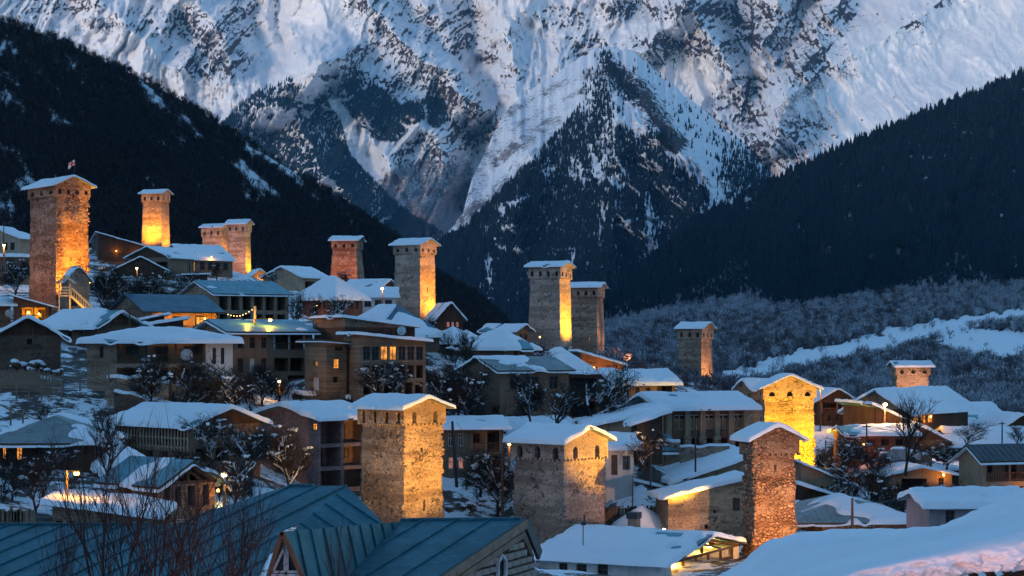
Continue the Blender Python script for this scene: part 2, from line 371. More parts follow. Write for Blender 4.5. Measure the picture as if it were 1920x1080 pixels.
def m_mountain(name):
    t = NT(name); v = t.pos((.01, .01, .01), geo=True)
    rk = t.n('Attribute', out=2, attribute_name='rock'); br = t.n('Attribute', out=2, attribute_name='brush')
    f1 = t.noise(t.pos((.030, .016, .018), geo=True, rot=(0, .5, 0)), 1.0, 10, .74); f2 = t.noise(v, 5.5, 7, .75); f3 = t.noise(t.pos((.030, .016, .018), geo=True, rot=(0, -.6, 0)), 1.1, 10, .74)
    val = t.m('ADD', t.m('MULTIPLY', t.m('MAXIMUM', f1, f3), .6), t.m('MULTIPLY', f2, .4))
    mask = t.ramp(t.m('ADD', val, t.m('MULTIPLY', rk, .20)), .618, .632)
    dk = t.mix(f2, (.018, .014, .018), (.06, .045, .052))
    snow = t.mix(t.ramp(t.noise(v, .25, 4), .35, .7), (.80, .82, .88), (.72, .75, .84))
    col = t.mix(mask, snow, dk)
    bm = t.ramp(t.m('ADD', t.noise(v, 9, 6, .85), t.m('MULTIPLY', br, .22)), .60, .64)
    col = t.mix(t.m('MULTIPLY', bm, .9), col, t.mix(f2, (.06, .046, .056), (.14, .115, .13)))
    h = t.m('ADD', t.m('MULTIPLY', t.m('MAXIMUM', f1, f3), 1.0), t.m('ADD', t.m('MULTIPLY', f2, .6), t.m('MULTIPLY', mask, -.12)))
    return t.done(col, .9, t.bump(h, .6, 16.0))
mount_m = m_mountain('mountain_snow_and_rock')
RIDGES = [([(330,-60),(400,60),(430,130),(520,190),(600,112)],60,260), ([(600,112),(560,190),(610,330),(720,440)],80,420), ([(600,112),(480,200),(430,240)],60,240), ([(600,112),(690,230),(760,360),(830,440)],70,300),
    ([(640,-60),(720,40),(800,120),(880,180),(935,205)],70,380), ([(560,-60),(640,70),(720,150),(800,250),(850,330)],60,260),
    ([(1010,-60),(950,60),(970,170),(985,200)],70,320), ([(1070,-60),(1060,80),(1030,150)],50,200),
    ([(1300,-60),(1275,20),(1210,80),(1150,130)],55,330), ([(1275,10),(1340,90),(1395,190),(1420,260)],55,300), ([(1180,-60),(1120,40),(1080,120)],45,200),
    ([(1500,-60),(1450,40),(1420,110)],40,260), ([(1600,-60),(1540,60),(1480,150),(1440,260)],50,300), ([(1820,-60),(1690,50),(1560,120),(1470,200),(1435,290)],90,300), ([(1920,0),(1830,110),(1650,200),(1500,300),(1460,330)],170,160),
    ([(150,-60),(220,40),(330,130)],60,260), ([(250,-60),(330,60),(400,160)],40,160)]
GULL = [([(870,-60),(885,40),(905,130),(945,205),(900,260),(880,330),(868,400)],55,420), ([(520,-60),(524,60),(535,120)],26,160), ([(1350,-60),(1375,60),(1400,140),(1400,200),(1425,260),(1445,330)],45,420), ([(1130,-60),(1110,60),(1090,110)],35,160),
    ([(700,-60),(800,60),(900,160),(945,205)],24,200), ([(1530,-60),(1500,60),(1430,180)],24,160), ([(480,-60),(470,60),(500,160)],40,180), ([(300,0),(380,110),(420,200)],30,120)]
ROCK = [(270,40,50,26,.5),(190,45,40,14,.4),(390,95,60,50,.75),(430,60,38,60,.8),(350,50,44,40,.55),(430,125,44,18,.8),(460,20,30,60,.6),(520,25,6,45,.7),(700,30,70,50,.55),(690,95,110,34,.5),(800,60,90,46,.6),(870,45,26,40,.8),(850,75,22,34,.75),(760,160,100,50,.55),(650,150,50,26,.85),(830,180,70,34,.7),
    (880,245,50,36,.7),(890,210,36,26,.6),(915,105,20,14,.5),(940,230,16,20,.5),(1075,35,34,18,.85),(1050,35,40,20,.6),(1100,90,44,24,.7),(1190,20,70,18,.85),(1260,85,90,22,.8),(1290,15,60,22,.85),(1230,100,40,18,.8),(1340,40,40,40,.6),(1370,90,30,40,.75),(1400,35,60,30,.85),(1425,60,30,36,.8),
    (1530,60,60,70,.75),(1515,110,30,50,.8),(1590,30,40,34,.7),(1490,130,40,40,.7),(1450,70,24,34,.6),(1640,40,40,26,.45),(1700,40,30,18,.5),(1740,8,50,10,.45),(1405,160,36,16,.85),(1400,225,30,60,.85),(1420,290,26,50,.85),(1500,255,60,36,.55),(1470,290,40,26,.6),(560,210,60,30,.35),(790,290,60,40,.5),(120,10,90,16,.45),(60,25,40,14,.4),
    (960,70,24,30,.25),(960,140,30,24,.3),(1040,160,60,24,.35),(1380,260,60,90,.5),(1630,300,8,8,.4)]
def massif_disp(U, V, D, t):
    o = 0; jx = (fbm(U / 45, V / 45, 4, 71) - .5) * 44; jy = (fbm(U / 45, V / 45, 4, 72) - .5) * 44
    for ln, wd, am in RIDGES: o = o - am * np.clip(1 - pdist(U + jx, V + jy, ln) / wd, 0, 1) ** 1.15
    for ln, wd, am in GULL: o = o + am * np.clip(1 - pdist(U + jx, V + jy, ln) / wd, 0, 1) ** 1.1
    smooth = sstep(1440, 1640, U) * .93 + np.exp(-((U - 590) / 110) ** 2 - ((V - 50) / 70) ** 2) * .85
    sm = 1 - np.clip(smooth, 0, 1) * .88
    wx = (fbm(U / 110, V / 110, 4, 3) - .5) * 80
    # spurs and gullies run down the fall line, which leans in towards the valley
    lean = np.where(U < 930, -.55, np.where(U < 1410, .12, .65)); lean = lean * sstep(0, 120, np.abs(U - 930)) if False else lean
    q = U + wx - lean * (200 - V) * -1.0
    r1 = ridged(q / 90, (V + wx) / 260, 3, 1); r2 = ridged((q + r1 * 30) / 30, (V + wx) / 85, 4, 15); r3 = ridged((q + r2 * 12) / 9.5, (V + wx * .5) / 24, 4, 23); fn = fbm(U / 7., V / 7., 3, 12)
    return o - ((r1 - .5) * 300 + (r2 - .5) * 130 * (.35 + r1) + (r3 - .5) * 84 * (.3 + r2) + (fn - .5) * 34) * sm
mas = Relief([[(-320,600,6750),(2240,600,6750)], [(-320,450,7000),(2240,450,7000)], [(-320,-70,8900),(2240,-70,8900)]], -250, 2170, 1150, 400, massif_disp, back=True)
rock = np.zeros(mas.U.shape)
for (a, b, ra, rb, s_) in ROCK: rock = np.maximum(rock, s_ * np.exp(-(((mas.U - a) / ra) ** 2 + ((mas.V - b) / rb) ** 2) ** 1.3 * .8))
nz = normals(mas.P)[:, :, 2]; steep = sstep(.55, .25, nz) + 1.2 * np.clip((soft(nz, 6) - nz) * 2.2, 0, 1)
rock = np.clip(rock * (.62 + .8 * steep) + steep * .16 - .08, 0, 1)
rock *= 1 - .9 * np.exp(-((mas.U - 595) / 90) ** 2 - ((mas.V - 50) / 50) ** 2)
BRP = [(700,345),(760,300),(830,300),(885,300),(900,380),(850,440),(780,450),(720,400)]
brush = np.where(inpoly(mas.U, mas.V, BRP), .75, 0) + np.where(inpoly(mas.U, mas.V, [(940,215),(1000,170),(1100,110),(1110,125),(960,250)]), .5, 0) \
    + .8 * np.exp(-(pdist(mas.U, mas.V, [(1462,215),(1490,185),(1540,155)]) / 12) ** 2) + .6 * np.exp(-((mas.U - 1590) / 30) ** 2 - ((mas.V - 140) / 12) ** 2) + .6 * np.exp(-(pdist(mas.U, mas.V, [(1505,290),(1530,260),(1540,230)]) / 9) ** 2) \
    + .7 * sstep(330, 480, mas.V) * (mas.U < 1000)
brush = soft(brush, 8) * (.55 + .9 * fbm(mas.U / 25, mas.V / 25, 4, 51)) * 1.0
mas.mesh('mountain', mount_m, {'rock': rock, 'brush': np.clip(brush, 0, 1)})
# the wooded cone in the middle distance
CT = [(700,640,3900),(805,470,3900),(830,445,3950),(868,400,4050),(885,335,4200),(945,210,4700),(1000,165,4950),(1080,113,5150),(1130,86,5250),(1188,96,5230),(1260,160,5000),(1340,225,4800),(1400,272,4650),(1450,330,4500),(1560,420,4300),(1700,520,4200)]
_r = random.Random(4); CT2 = [CT[0]]
for (u0, v0, d0), (u1, v1, d1) in zip(CT[:-1], CT[1:]):
    n_ = max(1, int((u1 - u0) / 7))
    for k in range(1, n_ + 1): q = k / n_; CT2.append((u0 + (u1 - u0) * q, v0 + (v1 - v0) * q + (_r.uniform(-4, 4) if k < n_ else 0), d0 + (d1 - d0) * q))
CT = CT2
def cone_disp(U, V, D, t):
    o = -520 * np.clip(1 - pdist(U, V, [(1130,86),(1150,160),(1160,260),(1150,420),(1120,600)]) / 260, 0, 1) - 300 * np.clip(1 - pdist(U, V, [(1185,97),(1250,230),(1335,350),(1345,420),(1360,560)]) / 110, 0, 1) - 200 * np.clip(1 - pdist(U, V, [(945,210),(1000,300),(960,420)]) / 60, 0, 1)
    sg = np.where(U < 1150, 1, -1); q = U + V * .55 * sg + (fbm(U / 60, V / 60, 3, 18) - .5) * 60; r1 = ridged(q / 60, V / 170, 4, 4); r2 = ridged((q + r1 * 20) / 20, V / 55, 4, 28); r3 = ridged((q + r2 * 8) / 7.5, V / 18, 3, 38)
    n = (r1 - .5) * (60 + 180 * sstep(1080, 1170, U)) + (r2 - .5) * (6 + 54 * sstep(1080, 1170, U)) + (r3 - .5) * (5 + 21 * sstep(1080, 1170, U)) + (fbm(U / 22, V / 22, 4, 8) - .5) * 80
    return (o - n) * np.clip(np.sin(np.clip(t, 0, 1) * math.pi) * 1.6, 0, 1)
cone = Relief([[(700,700,3000),(1700,700,3000)], CT], 700, 1700, 560, 300, cone_disp)
cst = normals(cone.P)[:, :, 2]; ck = .30 * sstep(.6, .3, cst) + .9 * np.exp(-(pdist(cone.U, cone.V, [(1145,130),(1200,170),(1260,260)]) / 26) ** 2) + .8 * np.exp(-((cone.U - 1270) / 26) ** 2 - ((cone.V - 270) / 12) ** 2) + .5 * np.exp(-((cone.U - 1420) / 40) ** 2 - ((cone.V - 300) / 40) ** 2)
cb = .62 * np.exp(-(pdist(cone.U, cone.V, [(960,205),(1040,165),(1105,140)]) / 10) ** 2) + .55 * np.exp(-(pdist(cone.U, cone.V, [(960,240),(1060,185),(1115,160)]) / 7) ** 2) + .8 * np.exp(-(pdist(cone.U, cone.V, [(930,300),(980,265),(1040,225)]) / 14) ** 2) + .8 * np.exp(-(pdist(cone.U, cone.V, [(880,420),(930,370),(990,320)]) / 22) ** 2)
cb = cb * (-.2 + 2.1 * fbm(cone.U / 16, cone.V / 12, 4, 52)) + .5 * np.exp(-(pdist(cone.U, cone.V, [(945,210),(888,335),(868,400),(830,445)]) / 22) ** 2) * fbm(cone.U / 12, cone.V / 12, 3, 53) * 1.6
cone.mesh('wooded_mountain', mount_m, {'rock': ck * .9, 'brush': np.clip(cb, 0, 1)})
def wood_noise(U, V, s, f=30): return fbm(U / f, V / f, 4, s)
CF = [(830,450),(870,430),(930,370),(1000,300),(1060,235),(1110,175),(1135,200),(1160,240),(1210,260),(1260,300),(1310,345),(1345,385),(1330,400),(1420,420),(1700,640),(700,640)]
GAP = [([(1105,280),(1118,320),(1160,355)],10), ([(935,395),(965,385),(980,375)],9), ([(900,432),(930,425)],5), ([(940,415),(945,395)],6), ([(1330,320),(1335,390)],6), ([(1215,380),(1225,470),(1205,490)],10), ([(1130,390),(1128,440)],5), ([(1060,520),(1080,470)],7), ([(920,545),(915,490)],10), ([(1000,540),(1010,500)],6)]
def cone_dens(U, V):
    d = inpoly(U, V, CF) * (.25 + .75 * sstep(.40, .50, wood_noise(U, V, 31) + .001 * (V - 230)))
    d = d + .9 * np.exp(-(pdist(U, V, [(1135,112),(1140,130),(1165,160),(1180,175)]) / 12) ** 2) + .7 * np.exp(-(pdist(U, V, [(1120,160),(1130,200),(1100,260)]) / 20) ** 2) + .05 * np.exp(-(pdist(U, V, [(1200,150),(1270,190),(1340,270)]) / 40) ** 2)
    d = d + .8 * np.exp(-((U - 1225) / 30) ** 2 - ((V - 265) / 12) ** 2) * (wood_noise(U, V, 3) > .45) + .8 * np.exp(-((U - 1400) / 40) ** 2 - ((V - 330) / 50) ** 2)
    for ln, wd in GAP: d = d * (1 - .93 * np.exp(-(pdist(U, V, ln) / wd) ** 2))
    return np.clip(d, 0, 1)
P, s_ = cone.sample(80000, cone_dens, 1, 7, 18); scatter('fir_wood', P, s_, FIRS, 'dark fir wood covering the pointed mountain below the snowy massif')
SPF = [(415,235),(455,195),(500,165),(545,150),(600,175),(640,230),(655,290),(690,330),(760,400),(830,440),(830,470),(740,460),(600,360),(500,300)]
def spur_dens(U, V):
    d = inpoly(U, V, SPF) * (.40 + .60 * sstep(.38, .50, wood_noise(U, V, 41, 40) + .0012 * (V - 250))) * sstep(130, 230, V + 40 * wood_noise(U, V, 5, 20))
    for a, b, ra, rb, q in ((700,205,45,38,1),(770,215,26,22,.9),(820,215,20,26,.8),(660,180,22,30,.6),(725,245,34,22,.9),(545,190,70,26,.35),(615,170,10,16,.5)):
        d = np.maximum(d, q * (((U - a) / ra) ** 2 + ((V - b) / rb) ** 2 < 1 + .8 * (wood_noise(U, V, 6, 14) - .5)))
    return np.clip(d, 0, 1)
P, s_ = mas.sample(900000, spur_dens, 2, 10, 25); scatter('fir_wood', P, s_, FIRS, 'dark fir wood on the spur under the left snowfields')
# right hill, dark firs
RT = [(1040,690,2000),(1120,590,2100),(1180,530,2200),(1300,420,2450),(1440,345,2650),(1560,285,2800),(1700,225,2950),(1800,185,3050),(1920,135,3150),(2300,20,3400)]
def hill_disp(k, sc=40, am=60):
    return lambda U, V, D, t: -(ridged((U + V * .4) / (sc * 2.4), V / (sc * 3.4), 4, k) - .5) * am * 2.0 * np.sin(np.clip(t, 0, 1) * math.pi) - (fbm(U / sc, V / sc, 4, k + 1) - .5) * am * np.sin(np.clip(t, 0, 1) * math.pi)
rh = Relief([[(1040,760,1300),(2300,760,1300)], RT], 1040, 2300, 300, 160, hill_disp(50, 60, 110))
wfloor = NT('forest_floor_snow'); n_ = wfloor.noise(wfloor.pos((.02, .02, .02), geo=True), 1.0, 6, .7)
floor_m = wfloor.done(wfloor.mix(wfloor.ramp(n_, .56, .64), (.035, .032, .036), (.60, .64, .70)), .95)
rh.mesh('wooded_hill', floor_m)
def rh_dens(U, V):
    g = (1 - .9 * ((fbm(U / 14, V / 30, 3, 77) > .70))) * (.75 + .25 * (fbm(U / 40, V / 60, 3, 78) > .5))
    return np.clip(g * np.where(V < np.interp(U, [1040,1180,1400,1460,1620,1750,1830,1980],[640,600,560,585,590,560,540,560]), 1, 0), 0, 1)
P, s_ = rh.sample(90000, rh_dens, 3, 6, 16); scatter('fir_wood', P, s_, FIRS, 'dark fir forest covering the steep hill on the right')
# left hill, leafless wood
LT = [(-320,-120,1500),(0,38,1560),(60,58,1570),(120,80,1580),(240,135,1600),(330,182,1610),(420,238,1600),(500,292,1580),(600,352,1560),(700,420,1540),(745,452,1530),(820,520,1480),(900,565,1420),(960,625,1350),(1040,680,1300)]
lh = Relief([[(-320,700,420),(1040,700,620)], [(-320,520,520),(0,500,560),(400,540,700),(800,620,800),(1040,690,900)], LT], -320, 1040, 300, 200, hill_disp(60, 50, 60))
U_, V_ = lh.U, lh.V; q_ = (V_ - .62 * U_)
streak = sstep(.66, .72, fbm((U_ * .55 - V_ * .62) / 16 * 1.4, (U_ * .62 + V_ * .9) / 90, 4, 21) + .12 * sstep(.45, .6, fbm(U_ / 60, V_ / 60, 3, 22)) - .02)
tf = NT('hillside_leaf_litter'); a_ = tf.n('Attribute', out=2, attribute_name='snowy'); n_ = tf.noise(tf.pos((.05, .05, .05), geo=True), 1.0, 6, .75)
leaf_m = tf.done(tf.mix(tf.ramp(tf.m('ADD', n_, tf.m('MULTIPLY', a_, .35)), .60, .72), (.045, .033, .032), (.62, .66, .72)), .95)
snowL = np.where(inpoly(U_, V_, [(-200,360),(10,365),(40,400),(60,450),(60,560),(-200,560)]), .9, 0)
lh.mesh('wooded_hill', leaf_m, {'snowy': np.maximum(streak, snowL)})
def lh_dens(U, V):
    st = sstep(.66, .72, fbm((U * .55 - V * .62) / 16 * 1.4, (U * .62 + V * .9) / 90, 4, 21) + .12 * sstep(.45, .6, fbm(U / 60, V / 60, 3, 22)) - .02)
    return np.clip((1 - .93 * st) * (1 - .8 * inpoly(U, V, [(-200,360),(10,365),(40,400),(60,450),(60,560),(-200,560)])), 0, 1)
P, s_ = lh.sample(60000, lh_dens, 4, 5, 11); scatter('bare_wood', P, s_, BARES, 'dark leafless wood covering the steep hillside on the left', wide=1.3)
# low brushy hill in the valley on the right, with open snow strips
BT = [(1040,700,1000),(1130,640,1050),(1250,600,1100),(1500,575,1150),(1700,545,1200),(1920,530,1250),(2300,500,1300)]
bh = Relief([[(900,800,420),(2300,800,420)], [(900,760,560),(2300,745,560)], BT], 900, 2300, 280, 140, hill_disp(70, 50, 14))
STR = [[(1335,706),(1400,686),(1480,664),(1560,644),(1620,630),(1700,624),(1760,606),(1840,592),(1990,572),(1990,594),(1850,610),(1760,636),(1700,656),(1620,670),(1560,690),(1480,704),(1400,724),(1345,736)],
       [(1745,648),(1800,624),(1860,620),(1990,624),(1990,672),(1900,680),(1840,672),(1790,668)], [(1650,620),(1720,604),(1840,590),(1845,597),(1740,614),(1660,630)], [(1610,692),(1680,690),(1680,704),(1620,704)], [(1700,745),(1800,705),(1860,702),(1850,714)], [(1200,690),(1260,688),(1268,720),(1200,716)]]
def strip(U, V):
    m = np.zeros(U.shape)
    UU = U + 26 * (fbm(U / 18, V / 18, 3, 91) - .5); VV = V + 20 * (fbm(U / 14, V / 14, 3, 92) - .5)
    for p in STR: m = np.maximum(m, inpoly(UU, VV, p) * 1.0)
    return m
tb = NT('brushy_ground'); a_ = tb.n('Attribute', out=2, attribute_name='snowy'); n_ = tb.noise(tb.pos((.12, .12, .12), geo=True), 1.0, 6, .75)
brg_m = tb.done(tb.mix(tb.ramp(tb.m('ADD', n_, tb.m('MULTIPLY', a_, .5)), .60, .75), (.06, .055, .06), (.80, .82, .86)), .95)
bh.mesh('valley_hill', brg_m, {'snowy': strip(bh.U, bh.V)})
P, s_ = bh.sample(30000, lambda U, V: (1 - .985 * strip(U, V)) * (.35 + .65 * (V > 590)), 5, 3.0, 6.5); scatter('brush_wood', P, s_, BRUSHES, 'grey leafless brushwood on the low valley hill', wide=1.5)
def fr_dens(U, V):
    top = np.interp(U, [1100,1180,1280,1350,1375,1400,1430,1500,1620,1700,1760,1800,1830,1920], [620,575,560,530,495,490,560,575,570,545,520,480,520,540])
    return np.clip((V > top) * (V < top + 120) * (.6 + .4 * (wood_noise(U, V, 15, 24) > .5)), 0, 1)
P, s_ = rh.sample(60000, lambda U, V: fr_dens(U, V), 6, 6, 12); scatter('frosted_wood', P, s_, FROSTS, 'frost covered leafless trees along the foot of the dark forest', wide=1.2)
P, s_ = bh.sample(40000, lambda U, V: (1 - .99 * strip(U, V)) * (.25 + .5 * (wood_noise(U, V, 16, 30) > .52) + (V < 640) * .35), 7, 3.0, 7.0); scatter('frosted_brush', P, s_, FROSTS, 'frosted brushwood scattered over the low valley hill', wide=1.3)
# valley floor and an unseen ridge added behind the viewer to shade the village
hz_b = MB(); hz_b.box(-15000, 15000, -13000, 15000, -72, 2400); hz_t = NT('haze_air'); hv = hz_t.t.nodes.new('ShaderNodeVolumePrincipled'); hv.inputs['Color'].default_value = (.22, .58, 1, 1); hv.inputs['Density'].default_value = 1.9e-5; hz_t.t.links.new(hv.outputs[0], hz_t.out.inputs[1]); tag(hz_b.build('haze', hz_t.mat), kind='stuff')
gx, gy = np.meshgrid(np.linspace(-14000, 14000, 60), np.linspace(-12000, 14000, 60))
tag(grid_obj('ground', np.stack([gx, gy, gx * 0 - 70], -1), MAT['snow']), kind='structure')
ax = np.linspace(-1, 1, 60); ay = np.linspace(0, 1, 20); AX, AY = np.meshgrid(ax, ay)
hx = AX * 9000 - 1200; hy = -900 - AY * 4200; hz = -72 + 1250 * np.sin(AY * math.pi) * (.85 + .3 * fbm(AX * 6, AY * 4, 4, 3))
tag(grid_obj('unseen_shade_ridge', np.stack([hx, hy, hz], -1), mount_m, attrs={'rock': hx * 0 + .3, 'brush': hx * 0}), kind='structure')
# ------------------------------------------------------------------ building kit
def solve(uL, uC, uR, d, a, Ll=None, Rl=None):
    xC = X(uC, d); kL = (uL - HU) / F; kR = (uR - HU) / F
    if Rl is None: Rl = (kR * d - xC) / (math.cos(a) - kR * math.sin(a))
    if Ll is None: Ll = (xC - kL * d) / (math.sin(a) + kL * math.cos(a))
    return xC, Ll, Rl
class Frame:
    """a building's own axes: corner nearest the viewer at the origin, x along the right wall, y along the left wall"""
    def __init__(s, uL, uC, uR, vB, d, a, Ll=None, Rl=None):
        s.a = math.radians(a); s.d = d; s.x, s.L, s.R = solve(uL, uC, uR, d, s.a, Ll, Rl); s.zb = Z(vB, d)
        s.r = (math.cos(s.a), math.sin(s.a)); s.l = (-math.sin(s.a), math.cos(s.a))
    def on(s, face, u):
        k = (u - HU) / F
        if face == 'R': return (k * s.d - s.x) / (s.r[0] - k * s.r[1])
        return (k * s.d - s.x) / (s.l[0] - k * s.l[1])
    def h(s, v, x=0, y=0):
        """height over the base of picture height v at local plan point x, y"""
        return Z(v, s.d + x * s.r[1] + y * s.l[1]) - s.zb
    def world(s, x, y, z=0): return Vector((s.x + x * s.r[0] + y * s.l[0], s.d + x * s.r[1] + y * s.l[1], s.zb + z))
def face_pt(face, s, z, n, R, L):
    if face == 'R': return (s, n, z)        # n = depth inwards
    if face == 'L': return (n, s, z)
    if face == 'B': return (s, L - n, z)
    return (R - n, s, z)
def wall(mb, face, W, H, holes, R, L, top=None, z0=-2.5, mi=0):
    """a wall sheet with real openings and reveals; holes: (s0, s1, z0, z1, depth)"""
    ss = sorted({0.0, W} | {min(W, max(0, q)) for h in holes for q in h[:2]}); zs = sorted({z0, H} | {h[q] for h in holes for q in (2, 3)})
    flip = face in ('L', 'B')
    def Q(a, b, c, d_): mb.quad(*( (a, b, c, d_) if not flip else (d_, c, b, a)), m=mi)
    for i in range(len(ss) - 1):
        for j in range(len(zs) - 1):
            cs = (ss[i] + ss[i+1]) / 2; cz = (zs[j] + zs[j+1]) / 2
            if any(h[0] < cs < h[1] and h[2] < cz < h[3] for h in holes): continue
            Q(face_pt(face, ss[i], zs[j], 0, R, L), face_pt(face, ss[i+1], zs[j], 0, R, L), face_pt(face, ss[i+1], zs[j+1], 0, R, L), face_pt(face, ss[i], zs[j+1], 0, R, L))
    for (a, b, c, e, dp) in holes:
        p = lambda s_, z_, n_: face_pt(face, s_, z_, n_, R, L)
        Q(p(a, c, 0), p(b, c, 0), p(b, c, dp), p(a, c, dp)); Q(p(a, e, dp), p(b, e, dp), p(b, e, 0), p(a, e, 0))
        Q(p(a, c, dp), p(a, e, dp), p(a, e, 0), p(a, c, 0)); Q(p(b, c, 0), p(b, e, 0), p(b, e, dp), p(b, c, dp))
    if top:
        pts = [face_pt(face, s_, z_, 0, R, L) for s_, z_ in top]
        base = [face_pt(face, 0, H, 0, R, L), face_pt(face, W, H, 0, R, L)]
        poly = [base[0], base[1]] + pts[::-1]
        poly = [p for k, p in enumerate(poly) if k == 0 or (Vector(p) - Vector(poly[k-1])).length > 1e-4]
        if len(poly) > 2: mb.add(poly if not flip else poly[::-1], [tuple(range(len(poly)))], mi)
def roof_fn(kind, E, rise, R, L, E2=None):
    if kind == 'R': return lambda x, y: E + rise * (1 - abs(y - L / 2) / (L / 2))
    if kind == 'L': return lambda x, y: E + rise * (1 - abs(x - R / 2) / (R / 2))
    if kind == 'SX': return lambda x, y: E + (E2 - E) * x / R
    if kind == 'SY': return lambda x, y: E + rise * y / L
    m = min(R, L) / 2
    return lambda x, y: E + rise * min(x, R - x, y, L - y, m) / m
def roof_slab(kind, h, R, L, ov, th, mats, parent):
    b = MB(); x0, x1, y0, y1 = -ov, R + ov, -ov, L + ov
    if kind == 'R': pl = [[(x0,y0),(x1,y0),(x1,L/2),(x0,L/2)], [(x0,L/2),(x1,L/2),(x1,y1),(x0,y1)]]; rim = [(x0,y0),(x1,y0),(x1,L/2),(x1,y1),(x0,y1),(x0,L/2)]
    elif kind == 'L': pl = [[(x0,y0),(R/2,y0),(R/2,y1),(x0,y1)], [(R/2,y0),(x1,y0),(x1,y1),(R/2,y1)]]; rim = [(x0,y0),(R/2,y0),(x1,y0),(x1,y1),(R/2,y1),(x0,y1)]
    elif kind in ('SX', 'SY'): pl = [[(x0,y0),(x1,y0),(x1,y1),(x0,y1)]]; rim = pl[0]
    else:
        m = min(R, L) / 2
        if R >= L: a, c = (m, L / 2), (R - m, L / 2); pl = [[(x0,y0),(x1,y0),c,a], [(x1,y0),(x1,y1),c], [(x1,y1),(x0,y1),a,c], [(x0,y1),(x0,y0),a]]
        else: a, c = (R / 2, m), (R / 2, L - m); pl = [[(x0,y0),(x1,y0),a], [(x1,y0),(x1,y1),c,a], [(x1,y1),(x0,y1),c], [(x0,y1),(x0,y0),a,c]]
        rim = [(x0,y0),(x1,y0),(x1,y1),(x0,y1)]
    hh = lambda p: h(min(max(p[0], x0), x1), min(max(p[1], y0), y1))
    for p in pl:
        b.add([(x, y, hh((x, y)) + th) for x, y in p], [tuple(range(len(p)))]); b.add([(x, y, hh((x, y)) + .004) for x, y in p], [tuple(range(len(p)))[::-1]])
    for p, q in zip(rim, rim[1:] + rim[:1]): b.quad((p[0], p[1], hh(p) + .004), (q[0], q[1], hh(q) + .004), (q[0], q[1], hh(q) + th), (p[0], p[1], hh(p) + th), m=1)
    return b.build('roof', mats, parent)
def snow_cover(h, R, L, ov, th, T, d, parent, cover=.9, seed=0, name='snow_cover', region=None):
    T = T * .60; x0, x1, y0, y1 = (-ov, R + ov, -ov, L + ov) if region is None else region
    st = max(.16, d / F * 2.4); nx = int(min(150, max(8, (x1 - x0) / st))); ny = int(min(110, max(8, (y1 - y0) / st)))
    e = .12
    def ax(a, b, n):   # finer towards the edges so that the rim is round
        t = np.linspace(0, 1, n); c = a + (b - a) * t
        return np.sort(np.concatenate([[a - e], a - e + (np.array([.25, .6, 1.0, 1.6]) * .28), c[1:-1][(c[1:-1] > a + .4) & (c[1:-1] < b - .4)], b + e - (np.array([.25, .6, 1.0, 1.6]) * .28), [b + e]]))
    xs = ax(x0, x1, nx); ys = ax(y0, y1, ny); GX, GY = np.meshgrid(xs, ys)
    n = lambda s, k: fbm(GX * s + seed * 7.1, GY * s + seed * 3.3, 3, k) - .5
    H = np.zeros(GX.shape)
    for dx in (-.2, 0, .2):
        for dy in (-.2, 0, .2):
            H += np.vectorize(h)(GX + dx, GY + dy) / 9
    ed = np.minimum(np.minimum(GX - x0 + e, x1 + e - GX), np.minimum(GY - y0 + e, y1 + e - GY))
    rr = max(.12, T * .8); pr = np.sqrt(np.clip(1 - (1 - np.clip(ed / rr, 0, 1)) ** 2, 0, 1))
    t = T * pr * (1 + .9 * n(.35, 1) + .7 * n(1.3, 2))
    if cover < 1:
        c = sstep(.0, .10, (fbm(GX * .28 + seed, GY * .40 + seed, 3, 7) - (1 - cover) * .85 - .08)); t = t * c - .16 * (1 - c)
    if ov > .05 or region is not None:
        edge = (ed < .02); GX = GX + n(1.1, 4) * .34 * (ed < .5); GY = GY + n(1.1, 5) * .34 * (ed < .5)
    P = np.stack([GX, GY, H + th + t - .10 * (ed < .01)], -1)
    return grid_obj(name, P, MAT['snow'], parent)
def pane_bars(fr, face, s0, s1, z0, z1, n, R, L, w=.07, cols=2, rows=2):
    P = lambda s_, z_: face_pt(face, s_, z_, n, R, L)
    up = (0, 1, 0) if face == 'R' else (1, 0, 0)
    for z_ in (z0 + w / 2, z1 - w / 2): fr.bar(P(s0, z_), P(s1, z_), w, w, up=up)
    for s_ in (s0 + w / 2, s1 - w / 2): fr.bar(P(s_, z0 + w), P(s_, z1 - w), w, w, up=up)
    for k in range(1, cols): q = s0 + (s1 - s0) * k / cols; fr.bar(P(q, z0 + w), P(q, z1 - w), w * .8, w * .7, up=up)
    for k in range(1, rows): q = z0 + (z1 - z0) * (.66 if rows == 2 else k / rows); fr.bar(P(s0 + w, q), P(s1 - w, q), w * .7, w * .6, up=up)
